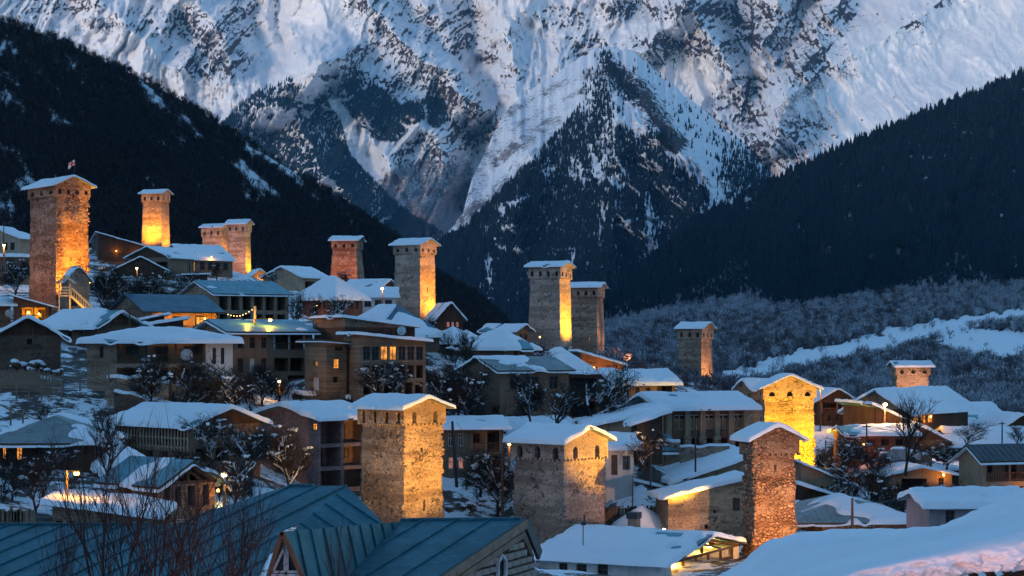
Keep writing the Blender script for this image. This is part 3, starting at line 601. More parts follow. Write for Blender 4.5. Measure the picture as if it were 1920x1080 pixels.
def fill_opening(t, f, face, kind, s0, s1, z0, z1, M1):
    """puts what belongs in an opening and returns its depth"""
    R, L = f.R, f.L; P = lambda s_, z_, n_: face_pt(face, s_, z_, n_, R, L)
    def sheet(name, n_, mat, parent, a=s0, b=s1, c=z0, e=z1):
        m = MB(); vs = [P(a, c, n_), P(b, c, n_), P(b, e, n_), P(a, e, n_)]; m.add(vs if face != 'L' else vs[::-1], [(0, 1, 2, 3)]); return m.build(name, mat, parent)
    k = kind[0]
    if k in 'wWlrg':
        big = (s1 - s0) > 1.6; fr = MB(); pane_bars(fr, face, s0, s1, z0, z1, .14, R, L, .075 if (s1 - s0) > .7 else .055, 3 if big else 2, 2)
        fo = fr.build('window', MAT['wframe'] if k in 'Wr' else MAT[M1.get('frame', 'frame')], t)
        sheet('pane', .19, MAT['lit'] if k == 'l' else (MAT['litr'] if k == 'r' else MAT['glass']), fo); return .22
    if k in 'dD':
        m = MB(); a, b = s0 + .02, s1 - .02
        if face == 'R': m.box(a, b, .14, .20, z0 + .01, z1 - .01)
        else: m.box(.14, .20, a, b, z0 + .01, z1 - .01)
        for q in range(3): zz = z0 + (z1 - z0) * (.12 + .3 * q); (m.box(a + .12, b - .12, .11, .14, zz, zz + (z1 - z0) * .2) if face == 'R' else m.box(.11, .14, a + .12, b - .12, zz, zz + (z1 - z0) * .2))
        m.build('door', MAT['white' if k == 'D' else 'frame'], t); return .25
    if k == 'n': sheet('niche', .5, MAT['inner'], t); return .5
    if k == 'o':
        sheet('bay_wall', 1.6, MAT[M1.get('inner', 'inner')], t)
        if z1 - z0 > 1.2 and (s1 - s0) > 1.4:   # a door or a window at the back of the bay, and a low rail
            m = MB(); c = s0 + (s1 - s0) * rnd.uniform(.3, .6); w_ = min(1.0, (s1 - s0) * .35)
            m2 = MB(); pane_bars(m2, face, c, c + w_, z0 + (z1 - z0) * rnd.choice((.05, .35)), z0 + (z1 - z0) * .85, 1.54, R, L, .07, 2, 2); m2.build('window', MAT['frame'], t)
        return 1.6
    if k == 'e':  # small glazed bay, dark
        sheet('pane', .3, MAT['glass'], t); return .3
    if k in 'vy':
        lit = k == 'y'; bw = sheet('back_wall', 1.9, MAT[M1.get('back', 'cream')], t); n = max(2, int((s1 - s0) / 2.2)); w_ = (s1 - s0) / n
        for q in range(n):
            c = s0 + w_ * (q + .28); hgt = z1 - z0; isd = q % 3 == 1
            fr = MB(); a0, a1, b0, b1 = c, c + min(1.1, w_ * .5), z0 + (hgt * .05 if isd else hgt * .36), z0 + hgt * .86
            pane_bars(fr, face, a0, a1, b0, b1, 1.82, R, L, .09, 2, 2); fo = fr.build('window', MAT[M1.get('frame', 'frame')], t)
            sheet('pane', 1.86, MAT['lit'] if (lit and q % 2 == 0) else MAT['glass'], fo, a0, a1, b0, b1)
        for q in range(n + 1):
            c = min(max(s0 + w_ * q, s0 + .09), s1 - .09); m = MB(); m.bar(P(c, z0, .12), P(c, z1, .12), .15, .15, up=(1, 0, 0)); m.build('column', MAT[M1.get('post', 'post')], t)
        m = MB(); rh_ = min(.95, (z1 - z0) * .42); m.bar(P(s0, z0 + rh_, .08), P(s1, z0 + rh_, .08), .08, .08); m.bar(P(s0, z0 + .12, .08), P(s1, z0 + .12, .08), .08, .06)
        q = s0 + .1
        while q < s1 - .05: m.bar(P(q, z0 + .12, .08), P(q, z0 + rh_, .08), .07 if not M1.get('thin') else .035, .03, up=(1, 0, 0)); q += .17
        m.build('railing', MAT[M1.get('rail', 'timber')], t, kind='stuff')
        return 1.9
    return .2
def point_light(name, p, color, power, parent=None, r=.12, local=True):
    ld = bpy.data.lights.new(name, 'POINT'); ld.color = color; ld.energy = power; ld.shadow_soft_size = r
    o = bpy.data.objects.new(name, ld); C.objects.link(o); o.location = p
    if parent: o.parent = parent
    return o
ORANGE = (1.0, .40, .02); YELLOW = (1.0, .55, .01); WARM = (1.0, .52, .17); PINK = (1.0, .45, .32)
GP = []   # ground control points gathered from the buildings' feet
PW = .125 # lamp powers are given for exposure 0; the picture is exposed longer
def house(label, uL, uC, uR, vE, vB, d, a, roof='R', vr=None, vE2=None, Ll=None, Rl=None, ov=.55, mat='stone', gable=None, rm='teal', T=.34, cover=.84, ops=(), M1=None, cat='house', name='house', chim=None, th=.14, foot=2.5, group=None, lights=(), open_gable=False):
    M1 = M1 or {}; f = Frame(uL, uC, uR, vB, d, a, Ll, Rl); f.L = max(f.L, .8); f.R = max(f.R, .8)
    t = thing(name, label, cat, f.world(0, 0), f.a, group); E = f.h(vE); R, L = f.R, f.L; E2 = None; rise = 0
    if roof == 'R': rise = f.h(vr, 0, L / 2) - E
    elif roof == 'L': rise = f.h(vr, R / 2, 0) - E
    elif roof == 'H': rise = f.h(vr, R / 2, L / 2) - E
    elif roof == 'SX': E2 = f.h(vE2, R, 0)
    elif roof == 'SY': rise = f.h(vr, R / 2, L) - E
    if roof != 'SX': rise = max(rise, .15)
    h = roof_fn(roof, E, rise, R, L, E2); Emin = min(E, E2) if E2 is not None else E
    holes = {'R': [], 'L': []}
    for op in ops:
        face, kind, u0, u1, f0, f1 = op[:6]; n = op[6] if len(op) > 6 else 1; fillr = op[7] if len(op) > 7 else (.6 if n > 1 else 1)
        s0, s1 = sorted((f.on(face, u0), f.on(face, u1))); W = R if face == 'R' else L; s0 = max(.06, s0); s1 = min(W - .06, s1)
        if s1 - s0 < .15: continue
        w_ = (s1 - s0) / n
        for q in range(n):
            c = s0 + w_ * (q + .5); a0, a1 = c - w_ * fillr / 2, c + w_ * fillr / 2; b0, b1 = f0 * Emin, min(f1 * Emin, Emin - .02)
            kk = kind if len(kind) == 1 else kind[q % len(kind)]
            if kk == '-': continue
            dp = fill_opening(t, f, face, kk, a0, a1, b0, b1, M1); holes[face].append((a0, a1, b0, b1, dp))
    b = MB(); gm = 1 if gable else 0
    def top(face):
        W = R if face in 'RB' else L
        if roof == 'R' and face in 'LF': return [(0, E), (L / 2, E + rise), (L, E)]
        if roof == 'L' and face in 'RB': return [(0, E), (R / 2, E + rise), (R, E)]
        if roof == 'SX': return [(0, E), (R, E2)] if face in 'RB' else ([(0, E), (L, E)] if face == 'L' else [(0, E2), (L, E2)])
        if roof == 'SY': return [(0, E), (L, E + rise)] if face in 'LF' else ([(0, E), (R, E)] if face == 'R' else [(0, E + rise), (R, E + rise)])
        return None
    for face in 'RLBF': wall(b, face, R if face in 'RB' else L, Emin, holes.get(face, []), R, L, z0=-foot)
    b.build('wall', MAT[mat], t)
    g = MB()
    if open_gable:   # a porch gable: the wall stands back, timbers in front
        tp = top('R'); gb = MB(); gb.add([(x, 1.9, z) for x, z in tp] + [(R, 1.9, Emin * .3), (0, 1.9, Emin * .3)], [(0, 1, 2, 3, 4), (4, 3, 2, 1, 0)]); gb.build('gable_wall', MAT[M1.get('back', 'cream')], t)
        xa = R / 2
        for (p, q, w_) in (((-.1, .05, E - .15), (xa, .05, E + rise - .15), .2), ((R + .1, .05, E - .15), (xa, .05, E + rise - .15), .2), ((0, .05, E - .1), (R, .05, E - .1), .2), ((xa, .05, E), (xa, .05, E + rise - .2), .16), ((xa * .5, .06, E), (xa, .06, E + rise * .55), .12), ((xa * 1.5, .06, E), (xa, .06, E + rise * .55), .12)): gb = MB(); gb.bar(p, q, .14, w_, up=(0, 1, 0)); gb.build('roof_timber', MAT['timber'], t)
    for face in 'RLBF':
        tp = top(face)
        if open_gable and face == 'R': tp = None
        if tp: g = MB(); wall(g, face, R if face in 'RB' else L, Emin, [], R, L, top=tp, z0=Emin - 1e-3); g.build('gable', MAT[gable or mat], t)
    roof_slab(roof, h, R, L, ov, th, [MAT[rm], MAT[M1.get('edge', 'timber')]], t)
    if T > 0: snow_cover(h, R, L, ov, th, T, d, t, cover, seed=len(label) + int(uC) % 97)
    if chim:
        for (cx, cy, chh) in chim:
            zc = h(cx * R, cy * L); cb = MB(); cb.box(cx*R-.28, cx*R+.28, cy*L-.28, cy*L+.28, zc - .2, zc + chh); cb.box(cx*R-.36, cx*R+.36, cy*L-.36, cy*L+.36, zc + chh, zc + chh + .12); cb.build('chimney', MAT[M1.get('chim', 'brick')], t)
    for (face, u, fz, n_, col, pw) in lights:
        s_ = f.on(face, u); bz = fz * Emin; p = Vector(face_pt(face, s_, bz, n_, R, L)); lb = MB(); lb.blob(p, .10, .10, .10); lb.build('lamp_bulb', MAT['bulb'], t)
        point_light('lamp_light', p + (Vector((0, -.2, -.1)) if face == 'R' else Vector((-.2, 0, -.1))), col, pw * PW, t)
    for (x, y) in ((0, 0), (R, 0), (0, min(L, 6))):
        p = f.world(x, y); GP.append((p.x, p.y, p.z))
    f.t = t; f.E = E; f.hfn = h
    return f
# ------------------------------------------------------------------ towers
def tower(label, uL, uC, uR, vE, vcr, vB, d, a, peak='L', vp=None, mat='stone', nL=3, nR=3, taper=.10, T=.30, ah=.62, slits=(), floods=(), size=None, proud=0, rough=.05, L=None, R=None, arch=True, seed=1, ov=.45, foot=3.0):
    f = Frame(uL, uC, uR, vB, d, a, L, R); R, L = f.R, f.L
    t = thing('stone_tower', label, 'tower', f.world(0, 0), f.a); E = f.h(vE); zc = f.h(vcr); c = .24
    # shaft: four rough faces, wider towards the foot; the crown above it projects
    st = max(.22, d / F * 3.2); tp = taper * min(R, L)
    def out(z): return tp * np.clip(1 - z / zc, 0, 1.2) * .5 - c
    nz = int(max(12, min(110, (zc + foot) / st))); zs = np.linspace(-foot, zc + .02, nz)
    rings = []; ns = int(max(6, min(40, R / st))); nl = int(max(6, min(40, L / st)))
    for z in zs:
        o = float(out(z)); x0, x1, y0, y1 = -o, R + o, -o, L + o
        ring = [(x0 + (x1-x0)*k/ns, y0) for k in range(ns)] + [(x1, y0 + (y1-y0)*k/nl) for k in range(nl)] + [(x1 - (x1-x0)*k/ns, y1) for k in range(ns)] + [(x0, y1 - (y1-y0)*k/nl) for k in range(nl)]
        rings.append([(x, y, z) for x, y in ring])
    P = np.array(rings); P = np.concatenate([P, P[:, :1]], 1)
    per = np.arange(P.shape[1])[None] * st + np.zeros((nz, 1)); per[:, -1] = 0; n1 = fbm(per * 2.2, P[:, :, 2] * 2.6, 3, seed) - .5; n2 = fbm(per * .5, P[:, :, 2] * .4, 2, seed + 3) - .5
    ce = np.array([R / 2, L / 2]); dr = P[:, :, :2] - ce; dr = dr / np.linalg.norm(dr, axis=2, keepdims=True)
    P[:, :, :2] += dr * (n1 * rough * 3.2 + n2 * rough * 1.8)[:, :, None]
    grid_obj('shaft', P, MAT[mat], t, smooth=False)
    # crown with a row of arched machicolations on the two faces in view
    b = MB(); H = E - zc; niches = []
    def crown_face(face, n):
        W = R if face in 'RB' else L; n = max(1, n) if arch and face in 'RL' else 0
        flip = face in ('L', 'B'); p = lambda s_, z_, n_=0: face_pt(face, s_, zc + z_, n_, R, L)
        def A(vs): b.add(vs if not flip else vs[::-1], [tuple(range(len(vs)))])
        if not n: A([p(0, 0), p(W, 0), p(W, H), p(0, H)]); return
        cw = W / n; aw = cw * (.34 if n > 2 else .20); a0h = H * (.14 if ah < .7 else .02); ab = H * (ah - .02)
        for k in range(n):
            c0 = cw * k; c1 = cw * (k + 1); m = (c0 + c1) / 2; r_ = aw / 2; zs_ = max(a0h + .1, ab - r_)
            A([p(c0, 0), p(m - r_, 0), p(m - r_, H), p(c0, H)]); A([p(m + r_, 0), p(c1, 0), p(c1, H), p(m + r_, H)])
            if a0h > .05: A([p(m - r_, 0), p(m + r_, 0), p(m + r_, a0h), p(m - r_, a0h)])
            arc = [(m + r_ * math.cos(math.pi * q / 6), zs_ + r_ * math.sin(math.pi * q / 6)) for q in range(7)]
            for q in range(6): A([p(*arc[q+1]), p(*arc[q]), p(arc[q][0], H), p(arc[q+1][0], H)])
            prof = [(m - r_, a0h), (m + r_, a0h)] + arc
            for q in range(len(prof)):
                s1_, z1_ = prof[q]; s2_, z2_ = prof[(q + 1) % len(prof)]; A([p(s1_, z1_), p(s2_, z2_), p(s2_, z2_, .45), p(s1_, z1_, .45)])
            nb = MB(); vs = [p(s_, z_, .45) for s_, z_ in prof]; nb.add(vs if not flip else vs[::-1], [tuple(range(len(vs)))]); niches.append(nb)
    for face, n in (('R', nR), ('L', nL), ('B', 0), ('F', 0)): crown_face(face, n)
    b.quad((0, 0, zc), (0, L, zc), (R, L, zc), (R, 0, zc))
    rise = max(.15, (f.h(vp, R / 2, 0) if peak == 'L' else f.h(vp, 0, L / 2)) - E); h = roof_fn(peak, E, rise, R, L)
    for face in 'RLBF':
        if (peak == 'L') == (face in 'RB'):
            W = R if face in 'RB' else L; pp = [face_pt(face, 0, E, 0, R, L), face_pt(face, W, E, 0, R, L), face_pt(face, W / 2, E + rise, 0, R, L)]; b.add(pp if face in 'RF' else pp[::-1], [(0, 1, 2)])
    # corbel stones under the crown
    cs = MB()
    for face, W in (('R', R), ('L', L)):
        k = .15
        while k < W - .1:
            q0 = face_pt(face, k, zc - .16, .02, R, L); q1 = face_pt(face, k + .22, zc + .02, .26, R, L); cs.box(min(q0[0], q1[0]), max(q0[0], q1[0]), min(q0[1], q1[1]), max(q0[1], q1[1]), zc - .16, zc + .02); k += .42
    cr = b.build('crown', MAT[mat], t); cs.build('corbels', MAT[mat], cr, kind='stuff')
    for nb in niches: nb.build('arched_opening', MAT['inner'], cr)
    for (face, u, v0, v1) in slits:
        s_ = f.on(face, u); z0, z1 = f.h(v1, *( (s_, 0) if face == 'R' else (0, s_))), f.h(v0, *( (s_, 0) if face == 'R' else (0, s_))); o = float(out((z0 + z1) / 2)); m = MB()
        wd = max(.16, d / F * 2.2) / 2
        if face == 'R': m.box(s_ - wd, s_ + wd, -o - .05, -o + .3, z0, z1); 
        else: m.box(-o - .05, -o + .3, s_ - wd, s_ + wd, z0, z1)
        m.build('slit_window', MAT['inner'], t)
    if proud:   # stones standing out of the rubble
        m = MB(); Rn = random.Random(seed)
        for face, W in (('R', R), ('L', L)):
            for k in range(proud):
                s_ = Rn.uniform(.1, W - .1); z = Rn.uniform(-.3, E - .15)
                if z > zc - .1 and arch: continue
                if vn(s_ * .55 + (9 if face == 'L' else 0), z * .45, seed + 40) < .42: continue
                o = float(out(z)) if z < zc else 0.0; o -= .02; w_ = Rn.uniform(.09, .24); hh = w_ * Rn.uniform(.45, .8); dp = Rn.uniform(.03, .10)
                q = []
                for i in range(6):
                    an = 6.283 * i / 6 + Rn.uniform(-.3, .3); q.append(face_pt(face, s_ + w_ * math.cos(an), z + hh * math.sin(an), -o, R, L))
                inn = [face_pt(face, s_ + (w_ * .6) * math.cos(6.283 * i / 6), z + hh * .6 * math.sin(6.283 * i / 6), -o - dp, R, L) for i in range(6)]
                fs = [(i, (i + 1) % 6, 6 + (i + 1) % 6, 6 + i) for i in range(6)] + [tuple(range(6, 12))]
                if face == 'L': fs = [g_[::-1] for g_ in fs]
                m.add(q + inn, fs)
        m.build('rubble_stones', MAT[mat], t, kind='stuff')
    roof_slab(peak, h, R, L, ov, .12, [MAT['greyroof'], MAT['timber']], t)
    snow_cover(h, R, L, ov, .12, T, d, t, seed=seed)
    for (face, s_, dist, z, zt, col, pw, ang) in floods:
        W = R if face == 'R' else L; base = Vector(face_pt(face, s_ * W, z, -dist, R, L)); aim = Vector(face_pt(face, (.5 + (s_ - .5) * .3) * W, zt, 0, R, L))
        FLOOD.append((f.world(base.x, base.y, base.z), f.world(aim.x, aim.y, aim.z), col, pw, ang, label))
    for (x, y) in ((0, 0), (R, 0), (0, L), (R, L)):
        p = f.world(x, y); GP.append((p.x, p.y, p.z))
    f.t = t; f.E = E; f.zc = zc
    return f
FLOOD = []
# ------------------------------------------------------------------ the towers
TW = {}
TW[1] = tower('tallest stone tower at the far left edge, flag behind it, right face lit orange', 52,104,170, 345,366,588, 215, 38, 'L', 331, 'stoneb', 3, 4, .07, proud=900, rough=.06, seed=1, slits=(('R',136,405,413),('R',134,482,490)), floods=(('R',.35,2.6,.3,7.5,ORANGE,24000,95),('R',.3,6,.5,11,ORANGE,34000,60),('L',.5,9,.5,7,(1,.42,.12),4500,90)))
TW[2] = tower('slender tower glowing orange all over, standing alone above the snowy roofs', 265,303,319, 361,377,463, 429, 68, 'L', 356, 'stone', 3, 2, .14, seed=2, rough=.05, floods=(('L',.45,3.4,1.2,6,ORANGE,20000,150),('R',.5,5,-.5,4,ORANGE,16000,95)))
TW[3] = tower('shorter tower of the touching pair, half hidden behind its taller neighbour', 377,415,430, 425,443,500, 512, 66, 'L', 420, 'stonep', 3, 2, .08, seed=3, floods=(('R',.5,4,0,3,ORANGE,9000,80),('L',.5,10,-1,5,PINK,9000,80)))
TW[4] = tower('taller tower of the touching pair, with a narrow yellow-lit right face', 425,461,472, 418,434,517, 500, 68, 'L', 412, 'stonep', 3, 2, .08, seed=4, floods=(('R',.5,4,-.3,5,YELLOW,16000,90),('L',.3,12,-1,7,PINK,16000,80)))
TW[5] = tower('small reddish tower standing between the cream gabled house and the hillside', 621,669,673, 450,466,529, 375, 80, 'L', 444, 'stoneb', 3, 1, .20, seed=5, R=5, floods=(('L',.5,7,-1,4,(1,.36,.16),8000,85),))
TW[6] = tower('pale tower in the middle of the village with orange right face and six arches', 737,788,819, 457,474,616, 310, 58, 'L', 448, 'stoneg', 3, 3, .07, seed=6, slits=(('R',803,540,549),('R',804,580,598)), proud=300, floods=(('R',.75,3.5,2.0,8,ORANGE,13000,150),('R',.6,6,3,11,ORANGE,13000,70)))
TW[7] = tower('tall pale tower with a blackened crown and a bright amber strip of right face', 990,1051,1073, 499,521,658, 291, 70, 'L', 492, 'stoneg', 4, 3, .08, seed=7, floods=(('R',.6,3.4,2.0,7.5,YELLOW,12000,150),('R',.6,6,.5,9,ORANGE,18000,100)))
TW[8] = tower('grey-brown tower standing close behind the one with the amber strip', 1062,1121,1134, 538,556,670, 320, 76, 'L', 531, 'stone', 4, 2, .08, seed=8, floods=(('R',.5,6,-1,5,(1,.4,.16),9000,85),))
TW[9] = tower('lone banded tower on the right rising behind the long brown hall', 1270,1316,1338, 615,635,742, 361, 64, 'L', 605, 'stone', 3, 3, .06, seed=9, slits=(('L',1300,622,626),), floods=(('R',.5,5,-.5,6,(1,.46,.14),18000,85),))
TW[10] = tower('short square tower standing behind the chalet roofs at the far right', 1669,1680,1745, 686,703,752, 300, 9, 'R', 679, 'stone', 1, 3, .03, seed=10, floods=(('R',.4,7,-.5,4,(1,.55,.28),9000,95),))
TW[11] = tower('broad front tower with two dark arches on its gold plastered right face', 670,757,836, 765,795,982, 138, 47, 'L', 746, 'stonep', 4, 2, .06, T=.34, seed=11, proud=1500, rough=.07, ah=.78, slits=(('R',794,840,856),('R',797,937,957)), floods=(('R',.3,16,1,6,(1,.52,.05),32000,50),('R',-1.6,15,1,6,(1,.52,.08),22000,50)))
TW[12] = tower('widest front tower, grey left face and a shadow cutting across its golden right face', 958,1058,1140, 829,862,1040, 141, 50, 'L', 803, 'stoneg', 3, 2, .05, T=.40, seed=12, proud=1500, rough=.07, ah=.72, slits=(('R',1094,898,910),('R',1098,965,985)), floods=(('R',1.5,11,2.5,9.0,(1,.52,.05),46000,46),))
TW[13] = tower('shadowed tower wedged behind the brilliantly yellow one, its roof at another height', 1384,1412,1460, 728,750,905, 208, 30, 'R', 713, 'stone', 2, 1, .05, T=.34, seed=13)
TW[14] = tower('brilliant yellow floodlit tower with three arches under its snowy gable', 1420,1431,1531, 727,746,938, 198, 6, 'L', 704, 'stone', 1, 3, .04, T=.34, seed=14, proud=700, slits=(('R',1486,765,776),), floods=(('R',.4,6,4.5,8,YELLOW,22000,130),('R',.95,6,1,5,YELLOW,14000,90)))
TW[15] = tower('front brown rubble tower in front of the yellow one, only its foot lit orange', 1386,1412,1499, 822,851,1032, 136, 17, 'L', 799, 'stoneb', 1, 1, .04, T=.34, seed=15, proud=1300, rough=.07, arch=False, slits=(('R',1456,872,882),('R',1459,925,938)), floods=(('R',.3,6,-.5,2.2,ORANGE,5000,80),('R',.2,14,1,4,(1,.58,.36),15000,80)))
# ------------------------------------------------------------------ the houses
H = house
H('cream walled cottage under deep snow at the upper left edge beside the tall tower', -50,36,62, 446,478, 300,62,'R',428, mat='cream', T=.45, ops=(('L','w',-10,30,.3,.75,3),))
H('low house with pale windows just below the cream cottage at the left edge', -60,-12,56, 482,524, 268,16,'R',462, mat='grey', T=.4, ops=(('R','Ww',0,50,.35,.8,4),))
H('dark timber house whose long eave slopes down toward the orange slender tower', 172,184,292, 437,484, 415,14,'SX',vE2=468, mat='wood', T=.25, rm='rustroof', cat='house', ops=(('R','w',200,270,.3,.6,4),), lights=(('R',218,.8,-.4,ORANGE,160),('R',256,.55,-.4,ORANGE,250)))
H('gabled house with a balcony, left of the two touching towers', 238,318,364, 482,524, 398,64,'R',463, mat='grey', gable='wood', T=.3, ops=(('L','o',292,314,.45,.8,1),('R','-w',322,360,.4,.8,2)))
H('house with a long snow slope and one lit window below the shorter touching tower', 300,352,436, 485,514, 412,40,'R',459, mat='grey', T=.35, ops=(('R','l',360,366,.2,.85,1),('R','w',372,430,.3,.8,4)), lights=(('R',392,1.15,-1.0,ORANGE,200),))
H('dark hut with a thin snow line on its gable, right of the tallest tower', 204,214,312, 506,530, 362,12,'L',482, mat='wood', T=.25, Ll=8)
H('snow covered flat hut in the bushes left of the touching towers', 340,345,388, 516,528, 380,8,'SX',vE2=515, mat='wood', T=.35, Ll=7)
H('small hut with an orange lit wall at the foot of the taller touching tower', 466,474,500, 515,532, 470,30,'L',505, mat='stone', T=.35, lights=(('R',488,.6,-1.0,ORANGE,700),))
H('cream gabled house with a long snow roof left of the small reddish tower', 495,566,614, 519,545, 340,58,'R',501, mat='cream', T=.4, ops=(('R','o',572,590,.1,.7,1),('R','w',596,610,.2,.7,1)))
H('brown house under a broad hipped snow roof left of the middle tower', 562,630,680, 552,594, 290,52,'H',520, mat='woodr', T=.5, ov=.9, ops=(('L','w',585,622,.35,.75,4),('R','w',636,674,.35,.75,4)), lights=(('L',607,.5,-1.5,WARM,120),))
H('dark gabled house behind the white walled one, left of the middle tower', 650,716,740, 536,556, 330,64,'L',525, mat='wood', T=.35)
H('white walled house with dark windows touching the left side of the middle tower', 672,676,742, 556,582, 300,6,'R',541, Ll=8, mat='white', T=.35, ops=(('R','w',680,738,.25,.75,3,.66),))
H('two storey concrete house with six open bays above and six below', 337,405,541, 550,612, 250,33,'R',527, mat='conc', gable='stone', T=.05, cover=.25, rm='teal', ops=(('R','o',408,538,.50,.93,6,.72),('R','o',408,538,.02,.38,6,.72),('L','w',378,396,.45,.7,1),))
H('blue roofed house with an orange lit veranda beside the concrete one', 208,273,412, 583,628, 225,33,'R',553, mat='conc', gable='stone', rm='blue', T=0, M1=dict(back='cream', post='conc', rail='redbrick'), ops=(('R','y',284,408,.05,.92),), lights=(('R',305,.7,.9,ORANGE,240),('R',345,.7,.9,ORANGE,240),('R',390,.7,.9,ORANGE,280)))
H('stone cottage with a broad snow slope and dark plank gable below the tallest tower', 86,181,263, 609,646, 188,47,'L',584, mat='stoned', gable='wood', T=.5, ov=.9, ops=(('L','n',128,134,.3,.8),))
H('low shed under a tilted snow sheet right of the plank gable cottage', 258,268,344, 612,626, 205,12,'SX',vE2=600, Ll=6, mat='wood', T=.35)
H('second tilted snow shed just above the first one', 246,252,308, 603,612, 214,10,'SX',vE2=592, Ll=5, mat='wood', T=.3)
H('small lean-to with glowing orange interior at the foot of the tallest tower', 20,25,91, 556,603, 206,10,'SX',vE2=574, Ll=5, mat='woodr', rm='rustroof', T=.1, M1=dict(back='cream', post='timber', frame='timber'), ops=(('R','y',38,88,.05,.9),), lights=(('R',52,.6,.9,ORANGE,260),('R',72,.5,.8,YELLOW,300)))
H('dark stone house at the left edge beside the glowing lean-to', -40,-10,20, 572,605, 205,30,'R',560, mat='stoned', T=.2)
H('big dark rubble house with plank gable at the left edge above the fences', -60,-6,113, 629,694, 170,10,'L',596, mat='stoned', gable='wood', T=.3, ov=.8, ops=(('R','n',50,60,.75,.9),))
FH = H('long farmhouse with deep snow roof, rounded stone end and dark veranda', 125,163,436, 641,722, 160,9,'H',622, Ll=9, mat='stone', T=.5, ov=.8, M1=dict(back='cream', post='timber', frame='timber'), ops=(('L','n',138,148,.03,.42),('R','w',187,194,.62,.90),('R','v',219,384,.50,.96),('R','v',219,384,.02,.40),('R','w',394,425,.48,.86,2,.42)))
H('long house with teal roof and two storey loggia behind the snow roofed farmhouse', 362,432,586, 622,726, 178,28,'R',601, mat='grey', gable='stone', T=.06, cover=.3, ops=(('R','w',440,506,.70,.90,3,.45),('R','v',513,572,.68,.94),('R','wDw',440,506,.26,.52,3,.45),('R','o',513,572,.28,.52,2,.9),('R','o',540,572,.02,.20,1)), M1=dict(post='wframe', back='green', rail='timber'))
H('grey board clad block with two lit windows joined to the teal roofed house', 572,612,650, 640,736, 168,33,'SX',vE2=643, mat='woodh', T=.04, cover=.2, ops=(('L','l',588,596,.52,.63),('R','w',628,643,.84,.94),('R','l',626,637,.48,.68),('L','D',585,598,.03,.30),('R','n',624,634,.20,.32)), lights=())
H('dark upper storey with snow lined eave above the glazed gallery', 589,647,778, 597,652, 178,24,'SX',vE2=614, mat='wood', gable='stone', T=.3, ov=.4, ops=(('R','w',652,772,.55,.85,7,.6),), M1=dict(inner='inner'))
H('big three storey house with a gallery of windows and a corner of pale boards', 645,675,798, 629,742, 166,20,'SX',vE2=641, mat='woodh', T=.28, ov=.45, ops=(('R','wwllwww',679,795,.66,.92,7,.80),('R','o',679,795,.32,.56,7,.78),('R','o',679,795,.02,.24,6,.78)))
H('dark blue roofed house with slipping snow below the middle tower', 632,750,824, 620,648, 205,52,'H',574, mat='grey', rm='blue', T=.4, cover=.72, ov=.8)
H('dark gabled house with rosy windows right of the middle tower', 812,822,868, 594,618, 300,14,'L',568, Ll=9, mat='wood', T=.3, ops=(('R','r',836,862,.2,.6,3),))
H('snow roofed house between the glazed gallery and the leafless tree', 800,850,908, 640,662, 245,45,'H',616, mat='wood', T=.5)
H('house under a snow hip left of the tower with the amber strip', 872,946,998, 648,678, 222,48,'H',622, mat='grey', T=.5, ov=.8, ops=(('R','w',960,985,.2,.7,2),))
H('orange brick house with a thin teal roof close to the tower with the amber strip', 905,966,994, 620,644, 284,58,'L',609, mat='redbrick', T=.25, cover=.7, ops=(('R','w',972,990,.3,.75,2),), lights=(('R',980,.5,-3.0,ORANGE,60),))
H('low hut under a snow slope at the foot of the tower with the amber strip', 985,1046,1104, 690,706, 238,50,'H',655, mat='wood', T=.5, ov=.7)
H('hut with an orange lit eave right of the pair of middle towers', 1084,1090,1168, 662,704, 250,10,'SX',vE2=684, Ll=5, mat='woodr', T=.35, lights=(('R',1110,.75,-1.2,ORANGE,500),('R',1152,.5,-1.2,ORANGE,380)))
H('grey gabled barn with patchy snow on its roof, in the middle of the village', 867,937,1066, 694,782, 190,31,'R',671, mat='grey', gable='grey', rm='greyroof', T=.3, cover=.55, ops=(('R','w',946,1056,.58,.86,3,.45),))
H('dark recessed wing with a flat roof joined to the grey gabled barn', 1062,1066,1122, 702,784, 196,8,'SX',vE2=702, Ll=8, mat='woodr', T=.12, ops=(('R','o',1070,1118,.45,.92,1),('R','o',1070,1118,.05,.38,1)))
H('long low stone house with an even snow roof behind the bare orchard trees', 1110,1154,1266, 719,772, 204,24,'R',696, mat='grey', T=.42, ops=(('R','w',1165,1225,.5,.85,3,.4),('R','o',1232,1260,.4,.9,1)))
HL = H('long brown hall with tall pillars and slatted windows under a thick snow roof', 1186,1247,1402, 765,842, 172,21,'R',742, mat='woodr', gable='woodl', T=.45, ov=.9, ops=(('R','w',1261,1398,.46,.82,5,.74),('R','o',1261,1398,.02,.24,5,.62),('L','n',1192,1200,.5,.7)), M1=dict(frame='wframe'))
H('beige annex under a slanting snow slab left of the brown hall', 1108,1114,1244, 800,838, 160,5,'SX',vE2=770, Ll=10, mat='beige', T=.35, ov=.5, ops=(('R','w',1200,1230,.2,.6,1),))
H('small white house with a blue door and collapsed snow covered roof', 1128,1136,1188, 840,892, 150,8,'R',818, Ll=5, mat='white', T=.45, cover=.8, ops=(('R','d',1146,1158,.02,.75),('R','w',1167,1182,.2,.72)), M1=dict(frame='blued'))
H('small teal roofed house right of the small white one', 1186,1218,1260, 840,866, 160,28,'R',818, mat='grey', rm='teal', T=.05, cover=.25, gable='stoned')
H('open sided barn with brick pillars and a thin snow edge right of the widest tower', 1120,1134,1254, 890,978, 152,6,'SX',vE2=918, Ll=8, mat='woodr', T=.22, ov=.4, ops=(('R','o',1146,1190,.18,.80,1),('R','o',1192,1248,.18,.80,1)), M1=dict(inner='wood'))
